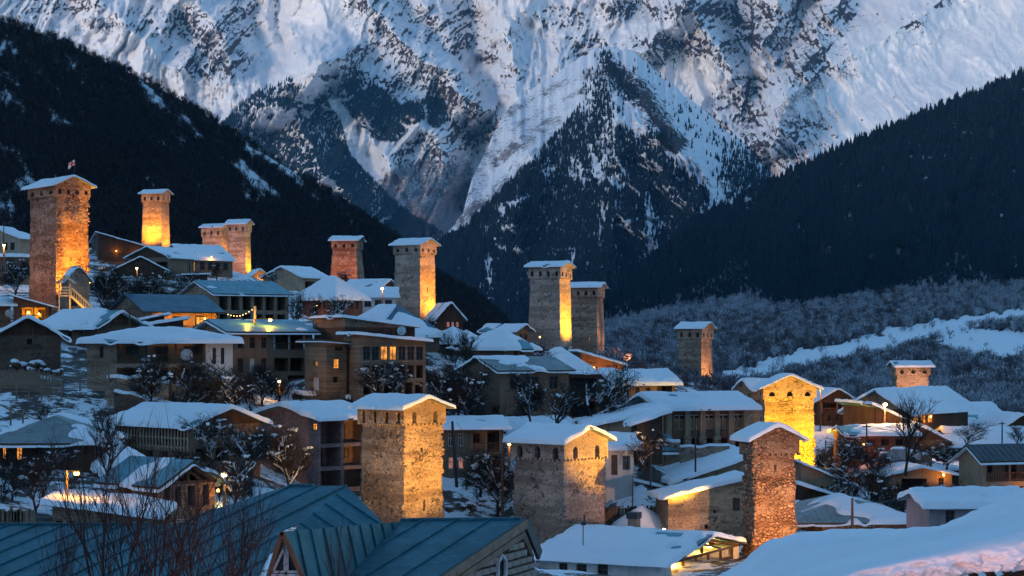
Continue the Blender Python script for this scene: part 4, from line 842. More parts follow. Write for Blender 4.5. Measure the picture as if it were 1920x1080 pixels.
H('beige shed with a long snow slab rising to the brown rubble tower', 1252,1268,1398, 905,922, 150,6,'SX',vE2=862, Ll=9, mat='beige', T=.42, ov=.5, ops=(('R','w',1295,1307,.1,.9),))
H('snow slab shed just above the beige one, left of the shadowed tower', 1248,1254,1394, 886,900, 160,4,'SX',vE2=853, Ll=8, mat='stoned', T=.42, ov=.4)
H('stone house with a long rising snow eave left of the brown rubble tower', 1230,1253,1396, 934,1008, 143,8,'SX',vE2=900, mat='stonep', T=.32, ov=.5, ops=(('R','d',1374,1388,.66,.98),('R','n',1337,1343,.60,.68),('R','n',1321,1328,.20,.32)))
CAB = H('snow roofed cabin in front with a yellow lit gable porch', 1012,1241,1386, 1058,1100, 125,63,'L',1005, mat='white', gable='cream', T=.42, ov=.75, open_gable=True, M1=dict(frame='frame', back='cream', post='timber', rail='timber', chim='conc'), ops=(('L','w',1048,1064,.25,.8),('L','w',1080,1100,.25,.8),('L','w',1120,1140,.0,.9),('R','y',1258,1376,.02,.99)), lights=(('R',1280,1.0,1.2,(1,.5,.08),500),('R',1320,1.5,1.2,(1,.5,.08),800),('R',1356,1.1,1.2,(1,.5,.08),500)))
H('low grey house with slipping snow on its hipped roof right of the brown tower', 1480,1500,1704, 975,1004, 152,3,'H',930, Ll=11, mat='stone', rm='greyroof', T=.4, cover=.50, ov=.9, ops=(('R','n',1502,1528,.05,.85),('R','d',1528,1542,.05,.85),('R','W',1580,1650,.15,.75,2,.36),))
H('brown cabin with white framed window just right of the yellow tower', 1496,1502,1593, 870,944, 176,5,'SX',vE2=908, Ll=7, mat='beige', T=.22, ops=(('R','w',1535,1560,.72,.93,2,.5),('R','W',1544,1572,.15,.45,1)))
H('dark lean-to with a snow lined eave below the brown cabin', 1500,1506,1604, 912,966, 168,4,'SX',vE2=943, Ll=5, mat='wood', T=.3)
H('beige garage with a wide dark doorway and snow edged gable', 1662,1668,1785, 891,938, 180,5,'L',877, Ll=9, mat='beige', T=.26, ov=.55, ops=(('R','o',1690,1738,.02,.86),('R','w',1760,1770,.40,.88)), lights=(('R',1765,1.02,-.7,ORANGE,120),))
H('flat roofed shed right behind the beige garage', 1672,1680,1822, 882,925, 188,4,'SX',vE2=882, Ll=9, mat='wood', T=.2)
H('house with a balcony and dark ribbed roof at the right edge', 1798,1843,1990, 861,928, 170,18,'R',836, mat='beige', gable='woodl', rm='darkroof', T=.05, cover=.2, M1=dict(back='cream', post='conc', rail='woodr'), ops=(('R','v',1848,1985,.36,.94),('R','y',1872,1985,.01,.22)), lights=(('R',1890,.14,.6,ORANGE,70),('R',1915,.14,-.5,ORANGE,120)))
H('mauve house under a very thick snow roof at the lower right', 1738,1742,1928, 951,1004, 122,2,'R',926, Ll=6, mat='mauve', T=.55, ov=.45, ops=(('R','w',1773,1790,.30,.88),('R','w',1843,1858,.55,.95)))
H('wooden chalet with a broad snow gable and orange lit bays at the right', 1594,1700,1815, 768,805, 216,50,'R',733, mat='wood', gable='woodl', T=.5, ov=1.0, ops=(('R','lll',1712,1752,.25,.88,3,.8),), lights=(('R',1732,.6,-.9,ORANGE,300),))
H('stone lean-to with a long snow slope running down in front of the wooden chalet', 1636,1642,1772, 764,832, 200,12,'SX',vE2=824, Ll=9, mat='stoned', gable='wood', T=.42, ov=.6, lights=(('R',1648,.8,-1.0,ORANGE,400),))
H('low red-brown barn with a snow strip on its roof below the wooden chalet', 1580,1590,1718, 816,842, 190,4,'R',801, Ll=6, mat='woodr', T=.4, ov=.4, ops=(('R','n',1620,1700,.25,.7,3),), lights=(('R',1610,.4,-2.0,(1,.3,.08),300),))
H('dark chalet with a balcony right behind the yellow tower', 1528,1532,1606, 752,794, 232,6,'L',730, Ll=9, mat='wood', T=.2, ops=(('R','v',1540,1600,.48,.92),('R','w',1548,1592,.08,.38,3)), M1=dict(back='wood', rail='woodr'))
H('small house under a snow roof right behind the wooden chalet', 1818,1824,1876, 779,796, 262,8,'R',757, Ll=9, mat='wood', T=.4)
H('low house with a wide snow roof, second row from the right edge', 1786,1792,1902, 799,812, 242,5,'R',780, Ll=9, mat='beige', T=.4)
H('house with the widest snow roof at the right edge above the ribbed roof', 1786,1800,1960, 836,852, 214,6,'R',805, Ll=10, mat='wood', T=.45)
H('dark plank gable at the right edge', 1862,1870,1964, 808,826, 226,8,'L',778, Ll=9, mat='wood', T=.3)
H('grey-green house with rosy curtains between the two broad front towers', 818,826,944, 804,896, 160,9,'R',785, Ll=8, mat='green', T=.25, ops=(('R','W',836,874,.64,.90,2,.5),('R','r',836,874,.18,.42,2,.5),('R','v',883,940,.52,.94),('R','o',883,940,.05,.44,1)))
H('snow roofed long house hidden behind the widest front tower', 892,960,1092, 812,832, 178,20,'R',788, mat='wood', T=.45)
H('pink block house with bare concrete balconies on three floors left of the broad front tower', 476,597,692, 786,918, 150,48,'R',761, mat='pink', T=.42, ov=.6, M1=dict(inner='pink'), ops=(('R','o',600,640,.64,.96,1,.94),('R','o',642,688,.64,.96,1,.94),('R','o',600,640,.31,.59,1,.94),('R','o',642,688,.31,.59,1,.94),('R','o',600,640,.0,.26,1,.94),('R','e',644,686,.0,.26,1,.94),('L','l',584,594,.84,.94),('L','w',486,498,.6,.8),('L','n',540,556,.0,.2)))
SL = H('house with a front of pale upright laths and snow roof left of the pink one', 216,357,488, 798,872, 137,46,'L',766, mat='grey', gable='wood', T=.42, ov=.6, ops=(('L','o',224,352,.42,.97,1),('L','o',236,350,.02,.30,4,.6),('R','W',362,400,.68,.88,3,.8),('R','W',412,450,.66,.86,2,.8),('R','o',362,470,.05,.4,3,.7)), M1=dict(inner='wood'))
H('small snow slab porch in front of the beige annex', 1190,1194,1242, 795,812, 154,5,'SX',vE2=779, Ll=3, mat='wood', T=.4)
H('tiny house with a snow roof immediately right of the lone banded tower', 1334,1338,1358, 736,750, 372,6,'R',712, Ll=8, mat='wood', T=.5)
H('pale snow roofed shed behind the right end of the brown hall', 1330,1334,1386, 748,760, 290,4,'R',737, Ll=7, mat='wood', T=.4, lights=(('R',1360,1.4,-1.5,PINK,120),))
H('dark low house with patchy snow roof and one orange window at the left edge', -60,-20,192, 826,888, 132,5,'H',781, Ll=11, mat='wood', rm='greyroof', T=.34, cover=.5, ov=.8, ops=(('R','l',4,12,.4,.85),('R','l',30,42,.4,.85),('R','W',177,190,.45,.9,1)))
H('tiny dark shed behind the patchy snow roof at the left', 116,120,178, 800,820, 146,5,'SX',vE2=802, Ll=4, mat='wood', T=.3)
BR = H('grey block cabin with an open gable porch behind the leafless saplings', 204,302,403, 905,974, 114,46,'L',866, mat='brick', gable='wood', rm='teal', T=.2, cover=.38, ov=.6, open_gable=True, M1=dict(back='wood'), ops=(('L','n',232,246,.35,.9),('R','n',308,320,.02,.86),('R','n',328,340,.3,.86),('R','n',352,366,.3,.86),('R','n',380,392,.3,.86)), lights=(('R',398,.7,-.6,ORANGE,60),))
H('round backed snow roof shed behind the grey block cabin', 190,212,292, 885,905, 124,18,'H',848, Ll=9, mat='stoned', T=.6, ov=.5)
H('low stone shed lit orange under a long snow slope at the lower left', 92,98,285, 948,990, 106,4,'SX',vE2=972, Ll=7, mat='stone', T=.5, ov=.5, ops=(('R','n',104,118,.1,.8),('R','n',126,140,.1,.8)))
FLN = ['floodlight close to the lit face of the tallest tower, the lower beam', 'floodlight aimed high up the lit face of the tallest tower', 'weak floodlight before the shaded left face of the tallest tower', 'floodlight in front of the broad face of the slender glowing tower', 'floodlight beside the narrow face of the slender glowing tower',
 'floodlight between the two touching towers', 'floodlight in front of the shorter touching tower', 'floodlight at the narrow lit face of the taller touching tower', 'floodlight in front of the broad face of the taller touching tower', 'floodlight in front of the small reddish tower',
 'floodlight at the orange face of the pale middle tower, the lower beam', 'floodlight aimed high up the orange face of the pale middle tower', 'floodlight near the amber strip of the black crowned tower, the lower beam', 'floodlight aimed up the amber strip of the black crowned tower', 'floodlight at the face of the tower behind the amber lit one', 'floodlight at the right face of the lone banded tower',
 'floodlight at the short square tower by the chalet', 'floodlight before the gold face of the broad front tower', 'second floodlight before the left face of the broad front tower', 'floodlight before the golden face of the widest front tower', 'main floodlight before the brilliant yellow tower', 'floodlight at the right foot of the brilliant yellow tower', 'floodlight at the foot of the front brown rubble tower', 'far weaker floodlight toward the whole front brown rubble tower']
# ------------------------------------------------------------------ the ground of the village, through the feet of the buildings
for u, v, d in [(0,705,163),(60,722,160),(120,735,156),(180,722,158),(235,745,150),(235,792,146),(120,792,140),(0,770,142),(60,800,137),(40,905,118),(120,932,108),(0,965,100),(200,960,100),(300,1000,98),(450,930,120),(500,920,125),
    (100,1330,60),(600,1330,60),(350,1300,45),(960,1180,80),(1300,1250,85),(1600,1250,85),(1900,1250,80),(100,548,240),(200,535,300),(300,510,470),(450,512,560),(-120,470,340),(-150,540,250),(560,545,430),(700,562,390),(900,650,330),(1000,700,340),(1150,740,370),(1250,790,400),(1400,790,420),(1600,800,420),(1800,800,400),(2000,800,350),(1200,790,560),(1500,790,560),(1800,790,560),(2100,790,560),(900,720,520),(700,640,560),
    (500,738,178),(560,746,175),(650,742,174),(860,900,158),(880,945,150),(905,968,145),(1170,965,149),(1545,865,185),(1600,885,182),(1640,925,178),(1600,955,163),(1720,975,150),(760,758,168),(840,790,172),(1100,790,180),(1000,800,180),(0,620,190),(450,930,121),(1200,1010,130),(1000,1050,125)]:
    GP.append((X(u, d), d, Z(v, d)))
GPa = np.array(GP)
gxs = np.linspace(-200, 200, 330); gys = np.linspace(18, 600, 420)
GX_, GY_ = np.meshgrid(gxs, gys); N_ = len(GPa)
Dm = np.hypot(GPa[:, 0][:, None] - GPa[:, 0][None], GPa[:, 1][:, None] - GPa[:, 1][None]) - np.eye(N_) * 5.0   # smoothed biharmonic fit
Pm = np.stack([np.ones(N_), GPa[:, 0], GPa[:, 1]], 1); A_ = np.zeros((N_ + 3, N_ + 3)); A_[:N_, :N_] = Dm; A_[:N_, N_:] = Pm; A_[N_:, :N_] = Pm.T
wt = np.linalg.solve(A_, np.concatenate([GPa[:, 2], [0, 0, 0]])); GB_ = wt[N_] + wt[N_ + 1] * GX_ + wt[N_ + 2] * GY_
for k_ in range(N_): GB_ += wt[k_] * np.hypot(GX_ - GPa[k_, 0], GY_ - GPa[k_, 1])
GZ_ = GB_ - .35 + (fbm(GX_ * .22, GY_ * .22, 4, 2) - .5) * .9 + (fbm(GX_ * .9, GY_ * .9, 3, 6) - .5) * .35
def gz(x, y):
    i = min(max((y - gys[0]) / (gys[1] - gys[0]), 0), len(gys) - 1.01); j = min(max((x - gxs[0]) / (gxs[1] - gxs[0]), 0), len(gxs) - 1.01)
    i0, j0 = int(i), int(j); fi, fj = i - i0, j - j0
    return (GZ_[i0, j0] * (1-fi) + GZ_[i0+1, j0] * fi) * (1-fj) + (GZ_[i0, j0+1] * (1-fi) + GZ_[i0+1, j0+1] * fi) * fj
tg = NT('village_snow'); v_ = tg.pos(geo=True); n1 = tg.noise(v_, .16, 6, .7); n2 = tg.noise(v_, 1.4, 4, .7); n3 = tg.noise(tg.pos((1, .25, 1), geo=True), .9, 4, .7)
c_ = tg.mix(tg.ramp(tg.m('ADD', n1, tg.m('MULTIPLY', n2, .35)), .655, .72), (.84, .86, .90), (.07, .055, .045))
c_ = tg.mix(tg.m('MULTIPLY', tg.ramp(n3, .58, .66), .25), c_, (.55, .55, .56))
vs_m = tg.done(c_, .8, tg.bump(tg.m('ADD', tg.m('MULTIPLY', n2, .5), n3), .55, .25))
tag(grid_obj('snowy_slope', np.stack([GX_, GY_, GZ_], -1), vs_m), kind='structure')
# ------------------------------------------------------------------ near trees
def tree_proto(name, seed, kind):
    """unit height tree: trunk (with snow in its forks) and twigs"""
    R = random.Random(seed); tr = MB(); tw = MB(); sn = MB(); tips = []
    def grow(p, dr, L, r, lv):
        n = 3; q = p; dd = dr.copy()
        for k in range(n):
            dd = (dd + Vector((R.uniform(-.26, .26), R.uniform(-.26, .26), R.uniform(-.06, .14)))).normalized(); e = q + dd * L / n
            (tr if lv < 2 else tw).tube(q, e, r * (1 - .22 * k), r * (1 - .22 * (k + 1)), 5 if lv < 2 else 3); q = e
            if lv in (1, 2) and kind in ('dense', 'snowy') and R.random() < .55: sn.tube(q - dd * L / n + Vector((0, 0, r * .9)), q + Vector((0, 0, r * .8)), r * 1.0, r * .9, 5)
            if lv >= 1 and R.random() < (.30 if kind != 'bare' else .05): tips.append((q.copy(), r))
            if lv < dep:
                m = (2 if lv < 2 else R.choice((1, 2, 2))) if kind != 'sapling' else (2 if lv < 1 else R.choice((1, 2)))
                for _ in range(m):
                    an = R.uniform(0, 6.283); sp = R.uniform(.5, 1.1) * wide
                    nd = (dd + Vector((math.cos(an) * sp, math.sin(an) * sp, R.uniform(.0, .45) * upw))).normalized(); grow(q, nd, L * R.uniform(.55, .78), r * .55, lv + 1)
        if lv >= 2: tips.append((q.copy(), r))
    dep, wide, upw = {'bare': (4, .95, 1.0), 'dense': (4, 1.1, .3), 'snowy': (3, 1.2, .4), 'sapling': (3, .75, .8)}[kind]
    L0 = .30 if kind != 'sapling' else .42
    for k in range(1 if kind != 'sapling' else 3):
        grow(Vector((R.uniform(-.04, .04) * (kind == 'sapling'), 0, -.1)), Vector((R.uniform(-.2, .2), R.uniform(-.2, .2), 1)).normalized(), L0 + .1, .024 if kind != 'sapling' else .012, 0)
    zmax = max(v[2] for v in tr.v + tw.v)
    for b in (tr, tw, sn): b.v = [(x / zmax, y / zmax, z / zmax) for x, y, z in b.v]
    if kind in ('dense', 'snowy'):
        # fine hanging twigs filling the crown
        base = [t_[0] / zmax for t_ in tips]
        for _ in range(4200 if kind == 'dense' else 2200):
            c = R.choice(base); o = Vector((R.gauss(0, .045), R.gauss(0, .045), R.gauss(0, .04))); s = c + o; e = s + Vector((R.gauss(0, .05), R.gauss(0, .05), R.uniform(-.10, .05)))
            sd = Vector((R.uniform(-1, 1), R.uniform(-1, 1), R.uniform(-1, 1))).normalized() * .0035; tw.add([s - sd, s + sd, e], [(0, 1, 2)])
    tw_n = {'bare': .01, 'dense': .022, 'snowy': .05, 'sapling': .0}[kind]
    for t_, r in tips:
        if R.random() < tw_n * .45:
            c = t_ / zmax; s_ = R.uniform(.014, .034) * (1.25 if kind == 'snowy' else 1); nb = R.choice((2, 3, 5))
            for _ in range(nb): sn.blob(c + Vector((R.gauss(0, s_), R.gauss(0, s_), R.gauss(s_ * .4, s_ * .5))), s_ * R.uniform(.5, 1.3), s_ * R.uniform(.5, 1.2), s_ * R.uniform(.35, .8), nu=6, nv=4, seed=R.random(), j=.3)
    o = bpy.data.objects.new(name, None); o.empty_display_size = .1
    m = MAT['barkr'] if kind == 'sapling' else MAT['bark']
    parts = [('trunk', tr, m, None), ('twigs', tw, m, 'stuff')] + ([('snow_clumps', sn, MAT['snow'], 'stuff')] if sn.f else [])
    return o, [(n_, b.build(n_, mt, None), kd) for n_, b, mt, kd in parts]
PROT = {k: [tree_proto('bare_tree', s_ + i, k) for i in range(n)] for k, s_, n in (('bare', 100, 4), ('dense', 200, 4), ('snowy', 300, 4), ('sapling', 400, 4))}
for k in PROT:
    for o, ps in PROT[k]:
        for _, p, _k in ps: C.objects.unlink(p)
def put_tree(label, u, v, d, hpx, kind, i=0, wide=1.0, rz=None, group='leafless trees among the houses'):
    o, ps = PROT[kind][i % len(PROT[kind])]; h = hpx / F * d
    t = thing('bare_tree', label, 'tree', PX(u, v, d) + Vector((0, 0, -.15)), rnd.uniform(0, 6.28) if rz is None else rz, group); t.scale = (h * wide, h * wide, h)
    for n_, p, kd in ps:
        c = p.copy(); C.objects.link(c); c.parent = t; c.name = n_
        if kd: c['kind'] = kd
    return t
TREES = [
 ('dark snow dabbed tree in front of the farmhouse veranda, the leftmost one',282,762,150,110,'dense',1.0),('dark snow dabbed tree in front of the middle of the farmhouse veranda',345,778,148,130,'dense',1.1),
 ('dark spreading tree with snow lumps in front of the white end of the farmhouse',432,780,150,120,'snowy',1.3),('snow dabbed dark tree below the door of the board clad block',492,752,163,80,'dense',1.2),
 ('dark drooping tree with snow caps in front of the pink block house',548,912,142,132,'dense',.95),('snow laden dark tree over the lath fronted house',400,868,129,98,'snowy',1.2),('snow laden dark tree between the lath fronted house and the pink one',455,890,132,110,'dense',1.0),
 ('leafless tree on the lower left snow slope beside the lit street lamp',66,955,112,118,'bare',1.1),('small orange lit leafless tree behind the lit street lamp',122,950,113,80,'bare',1.1),('dark snow dabbed tree at the far left under the patchy roof',22,925,115,90,'dense',1.1),
 ('dark snow dabbed tree in front of the patchy snow roof house',92,880,122,60,'snowy',1.6),
 ('tall leafless tree beside the round backed snow roof',205,895,121,160,'bare',.8),('dark tree with snow on its boughs below the gallery house, right side',815,778,170,110,'dense',1.2),('dark tree with snow lumps left of the grey gabled barn',872,788,170,118,'dense',1.1),
 ('small dark tree below the gallery house, left side',745,745,164,70,'snowy',1.3),('large leafless tree rising before the snow roofs in the middle',886,702,205,100,'bare',1.1),('second leafless tree just left of the large one in the middle',842,700,208,95,'bare',1.0),
 ('dark tree against the wall of the grey gabled barn',995,792,174,118,'dense',.9),('snow dabbed tree against the right end of the grey gabled barn',1040,800,172,100,'snowy',1.2),('snow dabbed tree with a bulb at its foot before the dark recessed wing',1104,798,168,130,'snowy',.9),
 ('snow dabbed bush tree below the low stone house',1165,790,172,80,'snowy',1.3),('leafless bushy tree at the foot of the tower with the amber strip',1018,688,232,36,'snowy',2.0),('leafless bushy tree between the pair of middle towers',1068,700,246,60,'bare',1.1),
 ('leafless tree at the right end of the two storey concrete house',549,612,243,80,'bare',1.0),('small leafless tree before the broad hipped snow roof',588,606,240,62,'bare',.9),('snow dabbed tree before the lit windows of the hipped roof house',628,612,232,60,'snowy',1.2),
 ('dark snow dabbed tree left of the widest front tower',932,962,150,130,'dense',1.0),('smaller snow dabbed tree right of the grey-green house',900,915,155,86,'snowy',1.2),('dark snow capped tree leaning on the small white house',1203,872,147,78,'dense',1.0),
 ('tall leafless tree in front of the long snow slope of the lean-to',1697,872,178,150,'bare',.8),('snow dabbed bush right of the yellow tower, upper',1576,872,182,66,'snowy',1.5),('snow dabbed bush right of the yellow tower, lower',1580,915,172,66,'snowy',1.5),
 ('leafless tree left of the beige garage',1628,955,166,110,'bare',1.1),('second leafless tree left of the beige garage, nearer its wall',1662,962,163,80,'bare',1.2),('low leafless tree in front of the garage doorway',1722,966,158,66,'bare',1.1),('snow capped low tree in front of the garage window',1752,950,158,60,'snowy',1.2),
 ('dark bush tree above the beige garage',1640,888,184,60,'dense',1.6),('dark bush tree below the red-brown barn',1600,850,188,36,'snowy',2.0),('dark snow dabbed tree left of the balcony house',1775,872,184,50,'dense',1.6),('snow covered bush right of the wooden chalet',1808,835,205,50,'snowy',1.5),
 ('dark tree immediately right of the tallest tower',192,575,222,90,'dense',.9),('snow dabbed bush between the tallest tower and the blue roof',232,560,232,50,'snowy',1.5),('dark tree behind the blue roofed house',290,560,262,60,'dense',1.3),('dark tree behind the concrete house, left end',332,552,275,50,'snowy',1.4),
 ('leafless bush at the foot of the two touching towers',408,522,372,36,'bare',1.6),('leafless bush at the left of the cream gabled house',512,546,330,40,'snowy',1.2),('leafless bush at the foot of the small reddish tower',648,540,352,40,'bare',1.4),('snow dabbed bush in front of the tower with the orange right face',775,628,250,40,'snowy',1.6),
 ('snow dabbed bush at the far left under the cream cottage',28,548,250,70,'dense',1.2),('leafless shrub on the bare snow slope at the left',84,792,136,42,'bare',1.3),('dark tree against the lower storey of the gallery house',712,738,162,70,'dense',1.4),('snow dabbed tree beside the low grey house with slipping snow',1556,948,170,60,'snowy',1.3),
 ('leafless tree at the right edge above the snow roofs',1905,835,212,50,'bare',1.4),('leafless bush behind the block cabin porch',440,930,116,80,'snowy',1.2),('dark tree between the lath fronted house and the block cabin',330,885,128,50,'snowy',1.6),
]
for i, (lb, u, v, d, hp, k, wd) in enumerate(TREES): put_tree(lb, u, v, d, hp, k, i, wd)
for i, (lb, u, v, d, hp, wd) in enumerate([('red-brown leafless sapling rising over the dark teal roof, leftmost',112,1190,37,300,.5),('thickest red-brown sapling, forked, in front of the block cabin',215,1200,34,480,.62),('red-brown sapling with curling twigs left of the block cabin porch',300,1210,33,440,.6),('red-brown sapling in front of the block cabin porch',372,1200,34,420,.62),
    ('red-brown sapling in front of the teal ridge, rightmost of the tall ones',452,1190,35,350,.62),('short thin sapling tips before the small dark dormer',640,1180,36,250,.35)]):
    put_tree(lb, u, v, d, hp, 'sapling', i, wd, group='leafless saplings in front')
# reddish fir lit by the lamps
ft = thing('fir_tree', 'small fir tree glowing orange red beside the tall stone towers', 'tree', PX(1205, 704, 300)); fb = MB(); fb.tube((0,0,-.3),(0,0,4.2),.12,.02,6); fb.build('trunk', MAT['bark'], ft); fc = MB(); R_ = random.Random(3)
for k in range(520):
    z = R_.uniform(.6, 4.2); r = (4.4 - z) * .34 * R_.uniform(.3, 1); q = R_.uniform(0, 6.28); p = Vector((r * math.cos(q), r * math.sin(q), z - r * .25)); s2 = Vector((-math.sin(q), math.cos(q), 0)) * .07; fc.add([p * .55 + Vector((0, 0, z * .45)) - s2, p * .55 + Vector((0, 0, z * .45)) + s2, p], [(0, 1, 2)])
fc.build('crown', m_flat('fir_needles', (.05, .06, .035)), ft); 
# ------------------------------------------------------------------ walls, fences, poles
def stone_wall(label, pts, h, T=.25, mat='stoned', name='stone_wall'):
    w3 = [PX(*p) for p in pts]; t = thing(name, label, 'wall', w3[0]); b = MB(); s = MB(); R = random.Random(len(label))
    for a, c in zip(w3[:-1], w3[1:]):
        a = a - w3[0]; c = c - w3[0]; n = max(2, int((c - a).length / .8)); prev = None
        dr = (c - a).normalized(); nm = Vector((-dr.y, dr.x, 0)).normalized() * .28
        for k in range(n + 1):
            p = a.lerp(c, k / n) + Vector((0, 0, R.uniform(-.10, .10))); 
            if prev is not None:
                q = prev; dn = Vector((0, 0, -h - 1.2))
                b.quad(q - nm + dn, p - nm + dn, p - nm, q - nm); b.quad(p + nm + dn, q + nm + dn, q + nm, p + nm); b.quad(q - nm, p - nm, p + nm, q + nm)
                for w_, zz, w2, z2 in ((1.15, .0, 1.0, T * .8), (1.0, T * .8, .0, T)):
                    for sg in (-1, 1): s.quad(q + nm * sg * w_ + Vector((0, 0, zz)), p + nm * sg * w_ + Vector((0, 0, zz)), p + nm * sg * w2 + Vector((0, 0, z2)), q + nm * sg * w2 + Vector((0, 0, z2)))
            prev = p
    b.build('masonry', MAT[mat], t); s.build('snow_cap', MAT['snow'], t, smooth=True); return t
stone_wall('rubble retaining wall with a snow cap right under the farmhouse veranda', [(204,708,156),(262,710,155),(320,718,154)], 1.8, .28, 'stone')
stone_wall('lower rubble retaining wall running down below the veranda wall', [(218,734,153),(300,752,151),(400,772,149)], 1.6, .22)
stone_wall('brownish rubble wall with thin snow behind the lath fronted house', [(476,742,168),(520,752,168),(548,758,168)], 3, .2, 'stone')
stone_wall('straight grey rubble wall with a thick snow cap behind the pink house', [(548,738,170),(610,742,170),(668,752,169)], 3.2, .42)
stone_wall('low pebbly wall with a flat snow cap in front of the brown hall pillars', [(1275,838,158),(1367,838,158)], 1.2, .2, 'stone')
stone_wall('short pebbly wall with a snow cap at the left corner of the brown hall', [(1246,828,161),(1275,829,161)], 1.2, .25, 'stone')
def fence(label, a, b, n, h, picket=True, mat='post', lean=.0, name='fence', w_=.13):
    A = PX(*a); B = PX(*b); t = thing(name, label, 'fence', A); D = B - A; R = random.Random(n); dr = D.normalized()
    me = None
    for k in range(n):
        if me is None: m = MB(); m.box(-w_ / 2, w_ / 2, -.02, .02, -.5, h); o = m.build('picket', MAT[mat], t); me = o.data
        else: o = bpy.data.objects.new('picket', me); C.objects.link(o); o.parent = t
        o.location = D * (k / (n - 1)) + Vector((0, 0, R.uniform(-.12, .08))); o.rotation_euler = (0, R.uniform(-.06, .06) + lean, math.atan2(D.y, D.x)); o.scale = (R.uniform(.7, 1.2), 1, R.uniform(.88, 1.1))
    for z in (.35, .8):
        m = MB(); m.bar(Vector((0, .05, z * h)), D + Vector((0, .05, z * h)), .08, .06); m.build('rail', MAT[mat], t)
    return t
fence('grey picket fence of uneven stakes at the left edge under the rubble house', (-20,722,158), (74,722,158), 48, 1.25)
fence('second picket fence of thin leaning stakes right of the first one', (74,724,157), (108,730,156), 16, 1.2, lean=.12, w_=.06)
fence('thin picket fence before the open sided barn', (1134,976,147), (1252,972,148), 42, 1.0, mat='timber')
fence('low picket fence at the bottom left corner beside the lit stone shed', (-10,990,99), (62,990,100), 30, .95)
fence('snowy picket fence in the garden above the beige garage', (1702,868,186), (1746,868,186), 15, .9)
def rails(label, pts, h, nr=3):
    w3 = [PX(*p) for p in pts]; t = thing('rail_fence', label, 'fence', w3[0])
    for a, c in zip(w3[:-1], w3[1:]):
        a = a - w3[0]; c = c - w3[0]
        for k in range(nr): m = MB(); z = h * (k + .9) / nr; m.bar(a + Vector((0, 0, z)), c + Vector((0, 0, z - .03)), .07, .07); m.build('rail', MAT['post'], t)
        m = MB(); m.bar(a + Vector((0, 0, -.5)), a + Vector((0, 0, h + .15)), .12, .12); m.build('post', MAT['post'], t)
    m = MB(); m.bar(c + Vector((0, 0, -.5)), c + Vector((0, 0, h + .15)), .12, .12); m.build('post', MAT['post'], t); return t
rails('low rail fence across the bare snow slope at the left edge', [(-10,738,152),(31,739,152),(54,739,152),(78,739,152),(115,738,152)], .85)
rails('broken rail fence running down the snow slope beside the arched door', [(118,716,157),(150,722,155),(198,738,152)], .8, 2)
rails('dark pipe railing on the snow slope at the far left', [(-5,772,140),(20,785,139),(43,793,138),(72,803,137)], .7, 1)
rails('rail fence glowing orange right of the yellow tower', [(1548,842,186),(1580,842,186),(1616,842,186)], .7, 3)
def pole(label, u, v0, v1, d, r=.09, mat='timber', arm=0, name='utility_pole', lean=0):
    p0 = PX(u, v1, d); h = Z(v0, d) - Z(v1, d); t = thing(name, label, 'pole', p0); m = MB(); m.tube((0, 0, -.8), (lean, 0, h), r, r * .75, 8, cap=True); m.build('shaft', MAT[mat], t)
    if arm: m = MB(); m.bar((-arm + lean, 0, h - .25), (arm + lean, 0, h - .25), .09, .09); m.build('crossarm', MAT[mat], t); [tag(x, kind=None) for x in []]
    return t, h
pole('pale grey post beside the rounded stone end of the farmhouse', 204, 668, 712, 155, .10, 'post')
pole('dark utility pole behind the long farmhouse roof', 243, 574, 618, 184, .09, 'timber', .5)
pole('dark pole leaning before the grey-green house', 857, 790, 905, 158, .14, 'metald', lean=-.4)
pole('brown pole standing before the widest front tower trees', 942, 862, 972, 146, .12, 'rust')
pole('thin dark pole rising before the brown hall', 1304, 800, 885, 150, .08, 'metald')
pole('brown pole in front of the low grey house with slipping snow', 1598, 934, 1002, 148, .12, 'rust')
pole('thin brown pole behind the low snow roofs at the right', 1625, 795, 850, 186, .09, 'timber', .4)
pole('thin pole on the snow roof at the right edge', 1879, 790, 838, 208, .09, 'timber', .35)
pole('pole right of the beige garage doorway', 1712, 920, 985, 156, .08, 'rust')
pole('thin pole standing left of the cream cottage tower', 7, 415, 470, 262, .09, 'timber', .4)
pole('steel post in front of the open sided barn', 1186, 892, 960, 149, .06, 'post')
pole('thin dark pole before the small white house', 1220, 850, 905, 147, .07, 'metald')
pole('red tipped thin mast left of the lone banded tower', 1260, 682, 742, 340, .09, 'rust')
# undergrowth in the gardens and wires between the poles
UG = [[(755,690),(1110,700),(1110,800),(760,790)], [(1532,830),(1790,850),(1760,970),(1530,960)], [(175,515),(350,505),(350,580),(190,590)], [(260,700),(520,735),(490,800),(300,800)], [(862,830),(960,850),(955,965),(870,940)], [(0,855),(120,880),(60,960),(0,950)], [(330,860),(480,870),(470,950),(350,930)], [(480,740),(760,745),(750,770),(500,765)], [(990,660),(1120,680),(1100,720),(990,700)], [(370,505),(520,510),(520,540),(370,535)]]
Ru = np.random.RandomState(11); xs_ = Ru.uniform(-75, 85, 26000); ys_ = Ru.uniform(95, 300, 26000); zs_ = np.array([gz(a, b) for a, b in zip(xs_, ys_)]); uu = xs_ / ys_ * F + HU; vv_ = HV - zs_ / ys_ * F
kp = np.zeros(len(uu), bool)
for p in UG: kp |= inpoly(uu, vv_, p)
kp &= Ru.rand(len(uu)) < .75; P3 = np.stack([xs_, ys_, zs_ - .05], 1)[kp]
scatter('undergrowth', P3, .7 + 1.6 * Ru.rand(len(P3)) ** 1.6, BARES + BRUSHES[:1], 'dark leafless brush filling the gardens between the houses', wide=1.5)
